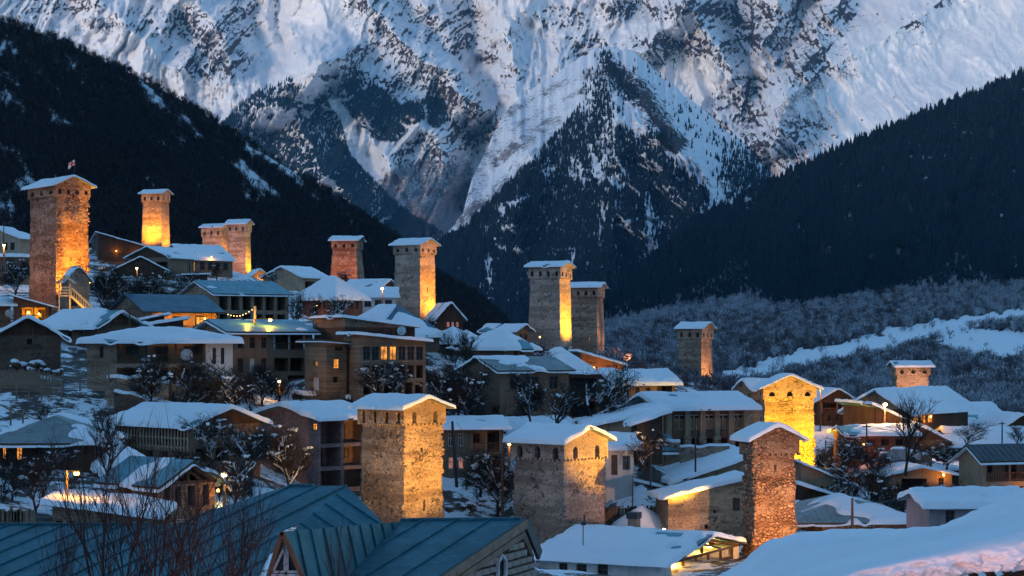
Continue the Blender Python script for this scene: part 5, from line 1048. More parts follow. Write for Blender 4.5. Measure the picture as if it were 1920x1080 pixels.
xs2 = Ru.uniform(0, 150, 30000); ys2 = Ru.uniform(300, 560, 30000); zs2 = np.array([gz(a, b) for a, b in zip(xs2, ys2)]); uu = xs2 / ys2 * F + HU; vv_ = HV - zs2 / ys2 * F; kp = (uu > 1100) & (fbm(xs2 / 14, ys2 / 10, 3, 5) > .42) & (Ru.rand(30000) < .4); P3 = np.stack([xs2, ys2, zs2 - .05], 1)[kp]
scatter('undergrowth', P3, 1.2 + 2.6 * Ru.rand(len(P3)) ** 1.6, BRUSHES + FROSTS[:1], 'grey brushwood on the flat fields behind the right half of the village', wide=1.5)
def wire(label, a, b, sag):
    A, B = PX(*a), PX(*b); t = thing('power_line', label, 'power line', A); m = MB(); n = 14; f_ = lambda q: (B - A) * q + Vector((0, 0, -sag * 4 * q * (1 - q)))
    for k in range(n): m.tube(f_(k / n), f_((k + 1) / n), .022, .022, 4)
    m.build('cable', MAT['metald'], t)
wire('sagging power line from the brown hall pole to the small white house pole', (1304,803,150), (1220,852,147), .5)
wire('sagging power line from the leaning dark pole to the brown pole beside it', (857,793,158), (942,864,146), .6)
wire('sagging power line between the garage pole and the pole before the slipping snow roof', (1712,922,156), (1598,936,148), .5)
wire('sagging power line across the snow roofs at the right', (1625,798,186), (1879,793,208), 1.0)
wire('sagging power line from the pole behind the farmhouse toward the lath fronted house', (243,576,184), (430,765,150), 1.2)
def rocks(label, u, v, d, n, s, seed):
    t = thing('rock_pile', label, 'rock pile', PX(u, v, d)); R = random.Random(seed)
    for k in range(n):
        c = (R.uniform(-1.6, 1.6) * s, R.uniform(-.5, .5), R.uniform(-.1, .45) * s); r = R.uniform(.22, .5) * s; m = MB(); m.blob(c, r, r * .8, r * .7, nu=7, nv=4, seed=k + seed, j=.3); o = m.build('rock', MAT['stoned'], t)
        m = MB(); m.blob((c[0], c[1], c[2] + r * .45), r * .85, r * .7, r * .4, nu=8, nv=4, seed=k, j=.15); m.build('snow_cap', MAT['snow'], o, smooth=True)
rocks('pile of snow capped rocks under the big rubble house at the left edge', 50, 694, 163, 9, 1.3, 3); rocks('snow capped rocks beside the farmhouse arch', 105, 700, 161, 6, .8, 9)
rocks('snow capped rocks between the broad front tower and the widest one', 872, 955, 146, 6, .8, 5); rocks('row of snow capped rocks above the beige garage', 1745, 860, 190, 8, 1.5, 6)
# ------------------------------------------------------------------ lamps
def street_lamp(label, u, v, vb, d, col, pw, bulb='bulb', r=.17, mat='timber', arm=.5, du=0):
    pb = PX(u + du, vb, d); h = Z(v, d) - Z(vb, d); t = thing('street_lamp', label, 'street lamp', pb); ax = -du / F * d
    m = MB(); m.tube((0, 0, -1), (0, 0, h + .15), .09, .07, 8, cap=True); m.build('pole', MAT[mat], t)
    m = MB(); m.bar((0, 0, h + .1), (ax, -.2, h + .16), .06, .06); m.box(ax - .2, ax + .2, -.4, .05, h + .08, h + .16); m.build('lamp_head', MAT['metald'], t)
    m = MB(); m.blob((ax, -.2, h), r, r, r * .8, nu=10, nv=6, j=0); m.build('bulb', MAT[bulb], t, smooth=True)
    point_light('lamp_light', (ax, -.45, h - .15), col, pw * PW, t); return t
street_lamp('street lamp with an orange lit pole on the lower left snow slope', 145, 887, 986, 108, ORANGE, 600, r=.16, mat='post', du=-20)
street_lamp('greenish yellow street lamp beside the porch of the block cabin', 421, 890, 960, 118, (1,.75,.2), 700, 'bulbw')
street_lamp('street lamp shining on the left cream cottage roof edge', 8, 460, 520, 262, WARM, 900, 'bulbw')
street_lamp('lamp on the snow roofs just left of the middle tower', 717, 541, 575, 288, WARM, 900, 'bulbw', r=.2)
street_lamp('street lamp just right of the yellow tower roof', 1538, 727, 800, 226, ORANGE, 1500, 'bulb', r=.22)
street_lamp('street lamp shining on the lean-to slope before the wooden chalet', 1659, 758, 830, 196, WARM, 4500, 'bulbw', r=.22)
street_lamp('glaring street lamp at the right edge below the balcony house', 1899, 924, 990, 128, (1,.55,.3), 1600, 'bulbw', r=.17)
street_lamp('small lamp behind the block walls below the board clad block', 524, 715, 745, 166, WARM, 260, 'bulbw', r=.12)
street_lamp('lamp hanging before the lower bays of the concrete house', 507, 600, 625, 182, ORANGE, 500, 'bulb', r=.17, du=-29)
street_lamp('lamp in the dark bushes right of the tallest tower', 257, 503, 545, 300, WARM, 500, 'bulbw', r=.17)
street_lamp('big amber lamp hanging at the left foot of the lone banded tower', 1266, 735, 765, 330, ORANGE, 2500, 'bulb', r=.55)
street_lamp('lamp on the slope behind the long snow roof left of the touching towers', 368, 467, 500, 420, ORANGE, 900, 'bulb', r=.26)
street_lamp('small flame like lamp at the left eave of the widest tower', 955, 833, 850, 150, ORANGE, 160, 'bulb', r=.12)
street_lamp('lamp under the frame, whose glow falls on the nearest snow roof', 1560, 1150, 1400, 27, PINK, 3800, 'bulb', r=.12)
street_lamp('lamp glowing behind the snow heap at the stone house', 1245, 992, 1006, 141, (1,.5,.38), 120, 'bulbw', r=.10)
point_light('fir_lamp_light', (1.2, -1.0, .9), (1,.3,.12), 500 * PW, ft)
# yellow lit post and the string of bulbs hung from it
sp = thing('lamp_post', 'yellow lit post with a string of small bulbs before the concrete house', 'lamp post', PX(478, 612, 183)); hh_ = Z(574, 183) - Z(612, 183)
m = MB(); m.tube((0, 0, -.5), (0, 0, hh_), .14, .12, 8, cap=True); m.build('pole', MAT['timberl'], sp); point_light('post_light', (-.5, -1.2, .6), YELLOW, 300 * PW, sp)
for k in range(9):
    q = k / 8; m = MB(); m.blob((-.3 - q * 2.3, .1, hh_ - .35 - .45 * q - .35 * math.sin(q * 3.14)), .045, .045, .045, nu=6, nv=4, j=0); m.build('string_bulb', MAT['glow'], sp)
cw_ = MB()
for k in range(10): q0 = k / 10 * 1.05; q1 = (k + 1) / 10 * 1.05; f_ = lambda q: Vector((-.2 - q * 2.3, .1, hh_ - .30 - .45 * q - .35 * math.sin(q * 3.0))); cw_.tube(f_(q0), f_(q1), .012, .012, 3)
cw_.build('cord', MAT['metald'], sp)
# floodlights: housing and spot
def near_words(lb): return ' '.join(lb.replace(',', '').split()[:9])
FLN.insert(11, 'second, higher aimed floodlight at the orange face of the pale middle tower') if False else None
for k, (p, aim, col, pw, ang, lb) in enumerate(FLOOD):
    p = Vector((p.x, p.y, max(p.z, gz(p.x, p.y) + .45)))
    t = thing('floodlight', FLN[k] if k < len(FLN) else 'small floodlight on the ground', 'floodlight', p); dr = (aim - p).normalized(); q = dr.to_track_quat('-Z', 'Y')
    m = MB(); m.box(-.16, .16, -.12, .12, -.02, .14); o = m.build('housing', MAT['metald'], t); o.rotation_mode = 'QUATERNION'; o.rotation_quaternion = q
    m = MB(); m.bar((0, 0, -1.5), (0, 0, -.1), .06, .06); m.build('stake', MAT['metald'], t)
    ld = bpy.data.lights.new('flood_beam', 'SPOT'); ld.energy = pw * PW; ld.color = col; ld.spot_size = math.radians(ang); ld.spot_blend = .8; ld.shadow_soft_size = .12
    lo = bpy.data.objects.new('flood_beam', ld); C.objects.link(lo); lo.parent = t; lo.location = dr * .2; lo.rotation_mode = 'QUATERNION'; lo.rotation_quaternion = q
# ------------------------------------------------------------------ dishes, flag, annex and stair of the tallest tower
def dish(label, u, v, d, r=.42):
    t = thing('satellite_dish', label, 'satellite dish', PX(u, v, d)); m = MB(); n = 14; vs = [(0, .12, 0)]
    for i in (1, 2):
        for k in range(n): q = 6.283 * k / n; vs.append((r * i / 2 * math.cos(q), .12 - .12 * (i / 2) ** 2, r * i / 2 * math.sin(q)))
    fs = [(0, 1 + k, 1 + (k + 1) % n) for k in range(n)] + [(1 + k, 1 + n + k, 1 + n + (k + 1) % n, 1 + (k + 1) % n) for k in range(n)]
    m.add(vs, fs); o = m.build('reflector', MAT['dish'], t, smooth=True); m = MB(); m.tube((0, .1, -r * .8), (0, -.35, 0), .02, .02, 4); m.tube((0, .1, 0), (0, .5, -.3), .03, .03, 4); m.build('arm', MAT['metald'], t); t.rotation_euler = (.25, 0, .3)
dish('white satellite dish on the dark house at the left edge', 17, 587, 203); dish('white satellite dish on the farmhouse veranda rail', 350, 665, 158, .5); dish('white satellite dish under the upper eave of the gallery house', 753, 620, 171)
dish('white satellite dish among the lower bays of the gallery house', 684, 697, 164); dish('grey satellite dish beside the pole right of the slipping snow roof', 1625, 943, 165, .4); dish('small satellite dish on the lit veranda of the blue roofed house', 329, 601, 222, .3)
fl = thing('flag', 'small white and red flag flying above the tallest tower', 'flag', PX(139, 335, 220)); m = MB(); m.tube((0, 0, -1), (.1, 0, 2.2), .03, .02, 5); m.build('pole', MAT['metald'], fl)
P_ = np.array([[(.1 - .75 * a, .10 * math.sin(a * 6), 2.15 - .62 * b - .35 * a + .1 * math.sin(a * 5)) for a in np.linspace(0, 1, 9)] for b in np.linspace(0, 1, 6)])
tf_ = NT('flag_cloth'); s_ = tf_.n('SeparateXYZ', {0: tf_.n('TexCoord', out=3)}).node; cr_ = tf_.ramp(tf_.m('ABSOLUTE', tf_.m('ADD', s_.outputs[0], .27)), .09, .07); c2_ = tf_.ramp(tf_.m('ABSOLUTE', tf_.m('SUBTRACT', tf_.m('ADD', s_.outputs[2], tf_.m('MULTIPLY', s_.outputs[0], -.42)), 1.82)), .08, .06)
grid_obj('cloth', P_, tf_.done(tf_.mix(tf_.m('MAXIMUM', cr_, c2_), (.7, .6, .58), (.6, .03, .02)), .8), fl)
point_light('flag_light', (-.2, -1.6, .4), (1,.5,.25), 40 * PW, fl)
H('small stone annex with a pointed roof at the foot of the tallest tower', 119,126,168, 524,590, 209,30,'L',500, Ll=2.2, mat='stone', T=.06, ov=.2, ops=(('R','n',134,146,.25,.6),))
stt = thing('wooden_stair', 'wooden stair with roofed landing lit yellow at the foot of the tallest tower', 'stair', PX(150, 588, 204)); a_ = Vector((-1.0, 0, 1.9)); b_ = Vector((1.35, -.4, -.2))
for k in (0, 1): m = MB(); o_ = Vector((0, .75 * k, 0)); m.bar(a_ + o_, b_ + o_, .06, .22); m.build('stringer', MAT['timberl'], stt); m = MB(); m.bar(a_ + o_ + Vector((0, 0, .9)), b_ + o_ + Vector((0, 0, .9)), .07, .07); m.build('handrail', MAT['timberl'], stt)
for k in range(9): p = a_.lerp(b_, (k + .5) / 9); m = MB(); m.box(p.x - .14, p.x + .14, p.y, p.y + .75, p.z, p.z + .05); m.build('tread', MAT['timberl'], stt); m = MB(); m.bar(p + Vector((0, 0, 0)), p + Vector((0, 0, .9)), .05, .05); m.build('baluster', MAT['timberl'], stt)
m = MB(); m.box(-2.3, -1.0, -.1, 1.1, 1.85, 1.95); m.build('landing', MAT['timberl'], stt)
for x_ in (-2.2, -1.05): m = MB(); m.bar((x_, -.05, -.5), (x_, -.05, 3.3), .11, .11); m.build('post', MAT['timberl'], stt)
for z_ in (2.2, 2.5, 2.8): m = MB(); m.bar((-2.25, -.1, z_), (-1.0, -.1, z_), .05, .1); m.build('rail', MAT['timberl'], stt)
m = MB(); pr_ = [(-2.6, -.3, 3.2), (-1.6, -.3, 3.95), (-.6, -.3, 3.2)]; pb_ = [(x, 1.2, z) for x, y, z in pr_]
for a in (0, 1): m.add([pr_[a], pr_[a+1], pb_[a+1], pb_[a], (pr_[a][0], -.3, pr_[a][2]+.12), (pr_[a+1][0], -.3, pr_[a+1][2]+.12), (pb_[a+1][0], 1.2, pb_[a+1][2]+.12), (pb_[a][0], 1.2, pb_[a][2]+.12)], [(0,1,2,3),(7,6,5,4),(0,4,5,1),(1,5,6,2),(2,6,7,3),(3,7,4,0)])
m.build('roof', MAT['timberl'], stt); point_light('stair_light', (-.6, -1.6, .8), YELLOW, 420 * PW, stt)
# laths in front of the slatted house
Lp = SL; W_ = [SL.on('L', u) for u in (353, 225)]; y0_, y1_ = min(W_), max(W_); z0_, z1_ = SL.E * .34, SL.E * .985; n = 23; me = None
for k in range(n):
    y = y0_ + (y1_ - y0_) * k / (n - 1)
    if me is None: m = MB(); m.box(-.10, -.02, -.045, .045, z0_, z1_); o = m.build('lath', MAT['timberl'], SL.t); me = o.data
    else: o = bpy.data.objects.new('lath', me); C.objects.link(o); o.parent = SL.t
    o.location = (0, y, 0)
for z in (z0_ + .25, (z0_ + z1_) / 2, z1_ - .2): m = MB(); m.box(-.02, .04, y0_, y1_, z - .05, z + .05); m.build('lath_rail', MAT['timberl'], SL.t)
# chimney on the cabin, brick pillars of the barn, snow heap
f = CAB; x_, y_ = f.R * .62, f.L * .66; z_ = f.hfn(x_, y_); m = MB(); m.box(x_-.35, x_+.35, y_-.35, y_+.35, z_-.3, z_+1.1); o = m.build('chimney', MAT['conc'], f.t); m = MB(); m.box(x_-.42, x_+.42, y_-.42, y_+.42, z_+1.1, z_+1.55); m.build('chimney_cowl', MAT['metald'], o)
hp = thing('snow_heap', 'pointed heap of snow glowing pink beside the stone house', 'snow heap', PX(1203, 996, 146)); nn = 22; rr_ = np.linspace(0, 1, 12); P_ = []
for r in rr_:
    P_.append([(r * 2.4 * math.cos(q) * (1 + .12 * math.sin(3 * q)), r * 1.5 * math.sin(q), 2.0 * (1 - r) ** .75 + .12 * float(vn(q * 2, r * 6, 4)) * r * 2) for q in np.linspace(0, 6.2832, nn)])
grid_obj('snow', np.array(P_), MAT['snow'], hp)
# ------------------------------------------------------------------ the big teal sheet roof in front
def plane_of(p, e1, e2): n_ = Vector(e1).cross(Vector(e2)).normalized(); return (p, n_)
def hit(pl, u, v): r = Vector(((u - HU) / F, 1, (HV - v) / F)); p, n_ = pl; return r * (p.dot(n_) / r.dot(n_))
def clip(poly, ax, lim, keep_less):
    out = []; n_ = len(poly); ins = lambda p: (p[ax] <= lim) if keep_less else (p[ax] >= lim)
    for i in range(n_):
        a, b = poly[i], poly[(i + 1) % n_]
        if ins(a): out.append(a)
        if ins(a) != ins(b): t_ = (lim - a[ax]) / (b[ax] - a[ax]); out.append(tuple(a[j] + (b[j] - a[j]) * t_ for j in range(2)))
    return out
def sheet_roof(t, pl, ridge, poly_uv, pitch, orig, mat='teal2'):
    """standing seam sheets, one object each, laid side by side on a plane"""
    q = Vector(ridge).normalized(); n_ = pl[1]; 
    if n_.z < 0: n_ = -n_
    w_ = n_.cross(q).normalized(); 
    if w_.z > 0: w_ = -w_
    P2 = []
    for (u, v) in poly_uv: p = hit(pl, u, v) - orig; P2.append((p.dot(q), p.dot(w_)))
    lo, hi = min(p[0] for p in P2), max(p[0] for p in P2); k0 = math.floor(lo / pitch)
    while k0 * pitch < hi:
        c = clip(clip(P2, 0, k0 * pitch, False), 0, (k0 + 1) * pitch, True)
        if len(c) > 2:
            off = (k0 % 2) * .004; b = MB(); top = [q * x + w_ * y + n_ * (.02 + off) for x, y in c]; bot = [p - n_ * .03 for p in top]; m_ = len(c)
            b.add(top + bot, [tuple(range(m_)), tuple(range(m_, 2 * m_))[::-1]] + [(i, m_ + i, m_ + (i + 1) % m_, (i + 1) % m_) for i in range(m_)])
            o = b.build('roof_panel', MAT[mat], t); o.location = orig - t.location
            xs_ = [p for p in c if abs(p[0] - k0 * pitch) < 1e-4]
            if len(xs_) > 1:
                ya, yb = min(p[1] for p in xs_), max(p[1] for p in xs_); sb = MB(); A = q * (k0 * pitch) + w_ * ya + n_ * .05; B = q * (k0 * pitch) + w_ * yb + n_ * .05; sb.bar(A, B, .03, .045, up=tuple(n_)); sb.build('seam', MAT[mat], o)
        k0 += 1
MAT['teal2'] = m_metal('weathered_teal_sheet', (.006, .100, .135), rough=.6)
an = math.radians(-22); RD = Vector((math.cos(an), math.sin(an), 0)); DS = Vector((math.sin(an), -math.cos(an), -.16)).normalized()
pa = PX(650, 912, 66); plA = plane_of(pa, RD, DS)
rA = thing('sheet_metal_roof', 'large weathered teal sheet roof with raised seams at the bottom left', 'roof', PX(540, 960, 62))
sheet_roof(rA, plA, RD, [(-240,985),(352,985),(400,957),(540,912),(650,912),(566,981),(528,996),(470,1110),(300,1260),(-240,1260)], 1.0, pa)
p1_, p2_, p3_ = hit(plA, 650, 912), hit(plA, 562, 984), PX(716, 980, 63.5); plA2 = (p1_, (p2_ - p1_).cross(p3_ - p1_).normalized())
sheet_roof(rA, plA2, (p3_ - p2_), [(650,912),(562,984),(535,1012),(770,1012),(716,980)], 1.1, p1_)
pb = PX(985, 975, 56); plB = plane_of(pb, RD, DS); rB = thing('sheet_metal_roof', 'nearer teal sheet roof with raised seams ending over the stone gable', 'roof', PX(850, 1040, 52))
sheet_roof(rB, plB, RD, [(752,977),(985,975),(820,1082),(700,1180),(560,1180),(652,1082)], 1.0, pb)
q1_, q2_, q3_ = PX(528, 997, 47), hit(plB, 752, 978), hit(plB, 652, 1082); plC = (q1_, (q2_ - q1_).cross(q3_ - q1_).normalized())
sheet_roof(rB, plC, (q2_ - q1_), [(528,997),(752,978),(652,1082),(620,1130),(575,1086)], 1.0, q1_)
# back slopes so that the roofs are solid
for t, a, b in ((rA, hit(plA, 540, 912), hit(plA, 650, 912)), (rA, hit(plA, -240, 985), hit(plA, 352, 985)), (rB, hit(plB, 752, 977), hit(plB, 985, 975))):
    m = MB(); n3 = Vector((-DS.x, -DS.y, DS.z)); ln = 1.0 if t is rB else 1.8; b = b - (b - a).normalized() * (1.2 if t is rA else .15); a2, b2 = a + n3 * ln, b + n3 * ln; L0 = t.location; m.add([a - L0, b - L0, b2 - L0, a2 - L0], [(0, 1, 2, 3), (3, 2, 1, 0)]); m.build('rear_slope', MAT['teal2'], t)
    m = MB(); m.bar(a - L0 + Vector((0, 0, .05)), b - L0 + Vector((0, 0, .05)), .16, .07); m.build('ridge_cap', MAT['teal2'], t)
# verge boards and the gable of grey stone blocks with a six sided window
vd = DS.copy(); L0 = rB.location; m = MB(); m.bar(pb - L0 + Vector((.05, 0, -.10)), pb - L0 + vd * 9 + Vector((.05, 0, -.10)), .06, .26); m.build('verge_board', MAT['post'], rB)
vr_ = Vector((-math.sin(an), math.cos(an), 0)) * 1.15 + Vector((0, 0, -1.15)); m = MB(); m.bar(pb - L0 + Vector((.02, 0, -.05)), pb - L0 + vr_ * 1.0, .10, .34); m.build('verge_board', MAT['metald'], rB)
m = MB(); m.bar(pb - L0 + Vector((-.12, -.1, -.35)), pb - L0 + vr_ * .95 + Vector((-.2, -.12, -.1)), .10, .14); m.bar(pb - L0 + Vector((-.06, -.03, -.42)), pb - L0 + vd * 9 + Vector((-.06, -.03, -.42)), .08, .18); m.build('rafter', MAT['post'], rB)
gw = thing('stone_gable', 'gable wall of grey squared stone blocks with a six sided window', 'wall', pb)
wd_ = Vector((math.sin(an), -math.cos(an), 0)); gn = Vector((math.cos(an), math.sin(an), 0)); ofs = -gn * .12
def wp(s, z, o=0): return wd_ * s + Vector((0, 0, z)) + ofs + gn * o
m = MB(); m.add([wp(-1.05, -1.3), wp(-.9, -3.6), wp(9, -5.6), wp(9, -1.9), wp(.2, -.45), wp(-.2, -.45)], [(0, 5, 4, 3, 2, 1), (0, 1, 2, 3, 4, 5)]); m.build('masonry', MAT['stoned'], gw)
MAT['block'] = m_plaster('squared_stone', (.34, .27, .22), .5); hx_c = (1.75, -1.24)
Rb = random.Random(8); z = -.62; bmesh_ = []
for v_i in range(5):
    m = MB(); j = lambda: Rb.uniform(-.02, .02); w2, h2 = .5, .5; c8 = [(-w2+j(), -h2+j()), (w2+j(), -h2+j()), (w2+j(), h2+j()), (-w2+j(), h2+j())]
    vs = [tuple(wd_ * (x * .88) + Vector((0, 0, y * .90)) + gn * 0) for x, y in c8] + [tuple(wd_ * (x * .74) + Vector((0, 0, y * .72)) + gn * (.07 + Rb.uniform(0, .03))) for x, y in c8]
    m.add(vs, [(4, 5, 6, 7), (0, 1, 5, 4), (1, 2, 6, 5), (2, 3, 7, 6), (3, 0, 4, 7), (7, 6, 5, 4)]); o = m.build('stone_block', MAT['block'], gw); bmesh_.append(o.data); bpy.data.objects.remove(o)
row = 0
while z > -3.3:
    hgt = Rb.uniform(.19, .25); s = -1.0 + (row % 2) * .22
    while s < 5.2:
        w_ = Rb.uniform(.42, .62); cs, cz = s + w_ / 2, z - hgt / 2
        top = -.16 * max(cs, 0) * 1.0 - .42 if cs > 0 else -.45 + cs * 1.0
        inhex = abs(cs - hx_c[0]) < .42 and abs(cz - hx_c[1]) < .42
        if cz + hgt / 2 < top and not inhex:
            o = bpy.data.objects.new('stone_block', bmesh_[Rb.randrange(5)]); C.objects.link(o); o.parent = gw; o.location = wp(cs, cz, .0)
            M_ = Matrix.Identity(3); o.scale = (1, 1, 1); sx = w_
            # stretch along the wall direction
            T_ = Matrix((wd_, gn, Vector((0, 0, 1)))).transposed(); o.matrix_local = Matrix.Translation(wp(cs, cz, .0)) @ (T_ @ Matrix.Diagonal((w_, 1, hgt)).to_3x3() @ T_.transposed()).to_4x4()
        s += w_ + .02
    z -= hgt + .02; row += 1
hx = MB(); pts6 = [(hx_c[0] + .34 * math.sin(math.pi * k / 3), hx_c[1] + .40 * math.cos(math.pi * k / 3)) for k in range(6)]
for a, b in zip(pts6, pts6[1:] + pts6[:1]): hx.bar(wp(a[0], a[1], .09), wp(b[0], b[1], .09), .075, .09, up=tuple(gn))
fo = hx.build('window', MAT['blued2'] if 'blued2' in MAT else MAT['wframe'], gw); m = MB(); m.add([wp(a, b, .05) for a, b in pts6], [(0, 1, 2, 3, 4, 5), (5, 4, 3, 2, 1, 0)]); m.build('pane', MAT['glass'], fo)
# little dormer with brown bargeboards and white framed lights
dm = thing('dormer', 'pointed dark dormer with brown boards and white framed triangular panes', 'dormer', PX(530, 1090, 46.5)); D0 = dm.location; pp = lambda u, v, d=46.5: PX(u, v, d) - D0
m = MB(); m.add([pp(528, 999, 46.9), pp(489, 1130, 46.9), pp(585, 1130, 46.9), pp(528, 999, 50), pp(489, 1130, 50), pp(585, 1130, 50)], [(0, 1, 2), (5, 4, 3), (0, 3, 4, 1), (0, 2, 5, 3)]); m.build('gable', MAT['wood'], dm)
for u_ in (488, 590): m = MB(); m.bar(pp(529, 997, 46.4), pp(u_, 1130, 46.4), .10, .22, up=(0, 1, 0)); m.build('bargeboard', MAT['rust'], dm)
for pts in ([(534,1024),(512,1072),(534,1072)], [(539,1026),(539,1072),(563,1072)], [(506,1078),(492,1115),(534,1115),(534,1078)], [(539,1078),(539,1115),(575,1115),(565,1078)]):
    m = MB(); vv = [pp(a, b, 46.6) for a, b in pts]
    for a, b in zip(vv, vv[1:] + vv[:1]): m.bar(a, b, .055, .07, up=(0, 1, 0))
    fo = m.build('window', MAT['wframe'], dm); m = MB(); m.add([pp(a, b, 46.75) for a, b in pts], [tuple(range(len(pts)))]); m.build('pane', MAT['glass'], fo)
# ------------------------------------------------------------------ snow drifts on the nearest roofs, bottom right
def loft(rows, nu, nv, seed, amp=.10):
    us = np.linspace(0, 1, nu); cur = []
    for r in rows:
        a = np.array([tuple(PX(*p)) for p in r]); t_ = np.linspace(0, 1, len(a)); cur.append(np.stack([np.interp(us, t_, a[:, k]) for k in range(3)], -1))
    cur = np.array(cur)
    for _ in range(18): cur[:, 1:-1] = (cur[:, :-2] + 2 * cur[:, 1:-1] + cur[:, 2:]) / 4
    n = len(rows); out = []
    for k in np.linspace(0, n - 1.0001, nv):
        i = int(k); f_ = k - i; p0, p1, p2, p3 = cur[max(i-1, 0)], cur[i], cur[min(i+1, n-1)], cur[min(i+2, n-1)]
        out.append(.5 * ((2*p1) + (-p0+p2)*f_ + (2*p0-5*p1+4*p2-p3)*f_**2 + (-p0+3*p1-3*p2+p3)*f_**3))
    P = np.array(out); P[:, :, 2] += (fbm(P[:, :, 0] * .35, P[:, :, 1] * .35, 3, seed) - .5) * amp * 3 + (fbm(P[:, :, 0] * 3.1, P[:, :, 1] * 3.1, 3, seed + 1) - .5) * amp * .3
    return P
s1 = thing('snowy_roof', 'broad smooth snow covered roof behind the nearest one at the bottom right', 'roof', PX(1600, 1020, 70))
P_ = loft([[(1330,1130,95),(1400,1085,95),(1450,1045,95),(1500,1040,94),(1620,1035,92),(1760,1030,90),(1860,1010,88),(1960,960,86)], [(1300,1112,88),(1385,1062,88),(1440,1012,87),(1490,1003,87),(1620,995,85),(1760,991,82),(1850,958,79),(1960,905,77)],
    [(1280,1140,74),(1390,1090,74),(1450,1048,74),(1500,1030,73),(1620,1020,71),(1760,1006,69),(1850,975,68),(1960,925,66)], [(1260,1180,60),(1400,1110,60),(1560,1075,59),(1700,1050,58),(1800,1035,57),(1900,1010,56),(1960,1000,55)], [(1260,1400,58),(1400,1300,58),(1560,1250,57),(1700,1230,56),(1800,1220,56),(1900,1200,55),(1960,1190,54)]], 130, 60, 3, .25)
grid_obj('snow_cover', P_ - np.array(s1.location), MAT['snow'], s1)
m = MB(); m.add([PX(1300,1120,86) - s1.location, PX(1960,960,80) - s1.location, PX(1960,1300,80) - s1.location, PX(1300,1400,86) - s1.location], [(0, 1, 2, 3), (3, 2, 1, 0)]); m.build('wall', MAT['stoned'], s1)
s2 = thing('snowy_roof', 'nearest roof at the bottom right, its thick snow edge rough and tinged pink', 'roof', PX(1700, 1060, 40))
crest = [(1300,1120,50),(1400,1078,49),(1490,1048,48),(1600,1022,47),(1760,996,46),(1860,972,45),(1990,925,44)]
P_ = loft([[(u, v + 60, d + 6) for u, v, d in crest], [(u, v + 10, d + 1.5) for u, v, d in crest], crest, [(1280,1170,44),(1400,1115,43),(1490,1070,43),(1600,1046,42),(1760,1016,41),(1860,1000,40),(1990,965,39)], [(1290,1200,38),(1400,1130,37.5),(1470,1088,37),(1600,1062,36.5),(1740,1034,36),(1860,1010,35.5),(1990,985,35)],
    [(1290,1215,36.6),(1400,1146,36.4),(1470,1100,36.1),(1600,1078,35.7),(1740,1056,35.3),(1860,1036,34.9),(1990,1010,34.4)], [(1290,1250,36.6),(1400,1176,36.5),(1470,1128,36.2),(1600,1098,35.8),(1740,1078,35.4),(1860,1062,35.0),(1990,1044,34.5)], [(1290,1262,37.4),(1400,1188,37.2),(1470,1140,36.9),(1600,1108,36.5),(1740,1086,36.1),(1860,1070,35.7),(1990,1052,35.2)]], 260, 150, 9, .12)
edge_ = np.exp(-((np.linspace(0, 1, 150) - .80) / .13) ** 2)[:, None]
P_[:, :, 1] += edge_ * (fbm(P_[:, :, 0] * 4.5, P_[:, :, 2] * 6.5, 4, 33) - .5) * .9; P_[:, :, 2] += edge_ * (fbm(P_[:, :, 0] * 7, P_[:, :, 1] * 5, 3, 34) - .5) * .16
grid_obj('snow_cover', P_ - np.array(s2.location), MAT['snow'], s2)
L0 = s2.location
for k, (dz, w_, h_, mt) in enumerate(((-.12, .9, .10, 'timber'), (-.26, .12, .20, 'timber'))):
    m = MB(); a, b = PX(1290, 1240, 37.2) - L0, PX(1990, 1046, 35.4) - L0; m.bar(a + Vector((0, 0, dz)), b + Vector((0, 0, dz)), w_, h_); m.build('eave_board', MAT[mt], s2)
for k in range(26):
    q = k / 25; a = PX(1290, 1240, 37.2).lerp(PX(1990, 1046, 35.4), q) - L0; m = MB(); m.bar(a + Vector((0, -.35, -.30)), a + Vector((.15, 2.4, .15)), .10, .14); m.build('rafter', MAT['timber'], s2)


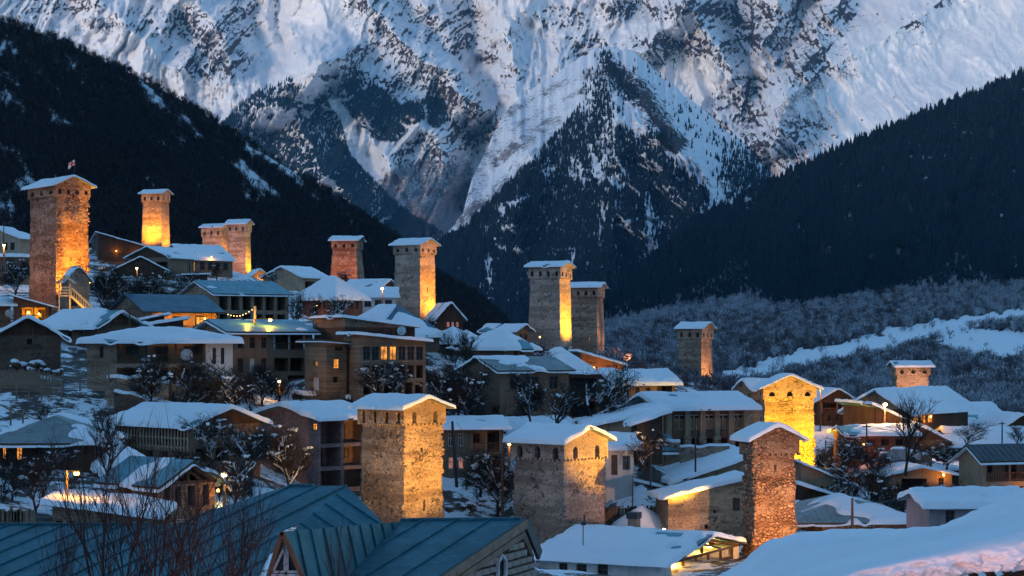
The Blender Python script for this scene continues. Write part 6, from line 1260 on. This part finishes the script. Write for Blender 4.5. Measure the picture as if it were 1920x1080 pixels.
# two parked cars with snow on their roofs in the gardens above the beige garage
def car(label, u, v, d, rz, col):
    t = thing('parked_car', label, 'car', PX(u, v, d), rz); t['group'] = 'cars parked in the upper lane'
    prof = [(-2.0,.35),(-2.0,.8),(-1.75,.92),(-1.2,.98),(-.7,1.40),(.75,1.42),(1.25,1.0),(1.95,.88),(2.05,.6),(2.0,.35)]; m = MB(); n = len(prof)
    m.add([(x, -.8, z) for x, z in prof] + [(x, .8, z) for x, z in prof], [tuple(range(n)), tuple(range(n, 2 * n))[::-1]] + [(i, n + i, n + (i + 1) % n, (i + 1) % n) for i in range(n)]); m.build('body', m_metal('car_paint', col, rough=.3), t)
    for x0, x1 in ((-.62, .02), (.08, .70)): m = MB(); m.add([(x0 - .18 if x0 < 0 else x0, -.805, 1.0), (x1 + (.25 if x1 > .5 else 0), -.805, 1.0), (x1, -.805, 1.34), (x0, -.805, 1.34)], [(0, 1, 2, 3)]); m.build('side_window', MAT['glass'], t)
    for x in (-1.25, 1.3):
        for y in (-.78, .78): m = MB(); m.tube((x, y - .1, .33), (x, y + .1, .33), .33, .33, 14, cap=True); o = m.build('wheel', MAT['metald'], t); m = MB(); m.tube((x, y - .12, .33), (x, y - .10, .33), .18, .18, 10, cap=True); m.build('rim', MAT['post'], o)
    P = np.array([[(a, b, 1.36 + .22 * math.sqrt(max(0, 1 - (a / .95) ** 4)) * math.sqrt(max(0, 1 - (b / .82) ** 4)) ) for a in np.linspace(-.95, .95, 14)] for b in np.linspace(-.82, .82, 9)]); grid_obj('snow_cover', P, MAT['snow'], t)
    P = np.array([[(a, b, .93 + .16 * math.sqrt(max(0, 1 - ((a - 1.6) / .42) ** 4)) * math.sqrt(max(0, 1 - (b / .78) ** 4))) for a in np.linspace(1.2, 1.98, 8)] for b in np.linspace(-.76, .76, 8)]); grid_obj('snow_cover', P, MAT['snow'], t)
    m = MB(); m.box(-2.04, -1.99, -.7, -.45, .62, .78); m.build('tail_light', MAT['cloth'], t); m = MB(); m.box(1.98, 2.06, -.7, -.4, .62, .78); m.build('headlight', MAT['dish'], t)
car('snow covered dark car parked beside the snowy picket fence', 1788, 866, 186, .15, (.04, .05, .07)); car('snow covered pale car parked at the left end of the snowy picket fence', 1688, 868, 187, 2.9, (.30, .30, .30))

# the whitewashed end of the farmhouse
f = FH; E_ = f.E; a_, b_ = f.on('R', 394), f.on('R', 425); w_ = (b_ - a_) / 2; hs = [(a_ + w_ * (q + .5) - w_ * .21, a_ + w_ * (q + .5) + w_ * .21) for q in (0, 1)]; cut = [f.on('R', 386), hs[0][0], hs[0][1], hs[1][0], hs[1][1], f.R + .02]; m = MB()
for i in range(5):
    if i % 2 == 0: m.box(cut[i], cut[i+1], -.025, -.003, -1.5, E_ - .01)
    else: m.box(cut[i], cut[i+1], -.025, -.003, -1.5, .48 * E_); m.box(cut[i], cut[i+1], -.025, -.003, .86 * E_, E_ - .01)
m.build('plaster_coat', MAT['white'], f.t)

# pillars and window slats of the brown hall
f = HL
for u in (1252, 1287, 1315, 1342, 1369, 1396):
    x = f.on('R', u); m = MB(); m.box(x - .26, x + .26, -.34, -.004, .30 * f.E, f.E - .03); o = m.build('pillar', MAT['woodl'], f.t); m = MB(); m.box(x - .32, x + .32, -.40, -.01, -1.5, .30 * f.E - .01); m.build('pillar_foot', MAT['stone'], o)
for a, b in ((1263, 1282), (1291, 1311), (1319, 1338), (1346, 1365), (1373, 1392)):
    x0, x1 = f.on('R', a), f.on('R', b)
    for k in range(6): x = x0 + (x1 - x0) * (k + .5) / 6; m = MB(); m.box(x - .05, x + .05, -.05, -.004, .47 * f.E, .74 * f.E); m.build('slat', MAT['woodl'], f.t)

# floor, door and windows at the back of the cabin's porch
f = CAB; m = MB(); m.box(.1, f.R - .1, -.5, 1.85, -.12, .06); m.build('porch_floor', MAT['timberl'], f.t)
for a, b, z0, z1 in ((.28, .38, .1, 1.7), (.48, .58, .4, 2.1), (.66, .74, .5, 1.6)):
    m = MB(); pane_bars(m, 'R', a * f.R, b * f.R, z0, z1, 1.80, f.R, f.L, .10, 2, 2); o = m.build('window', MAT['frame'], f.t); m = MB(); m.box(a * f.R, b * f.R, 1.83, 1.87, z0, z1); m.build('pane', MAT['glass'], o)
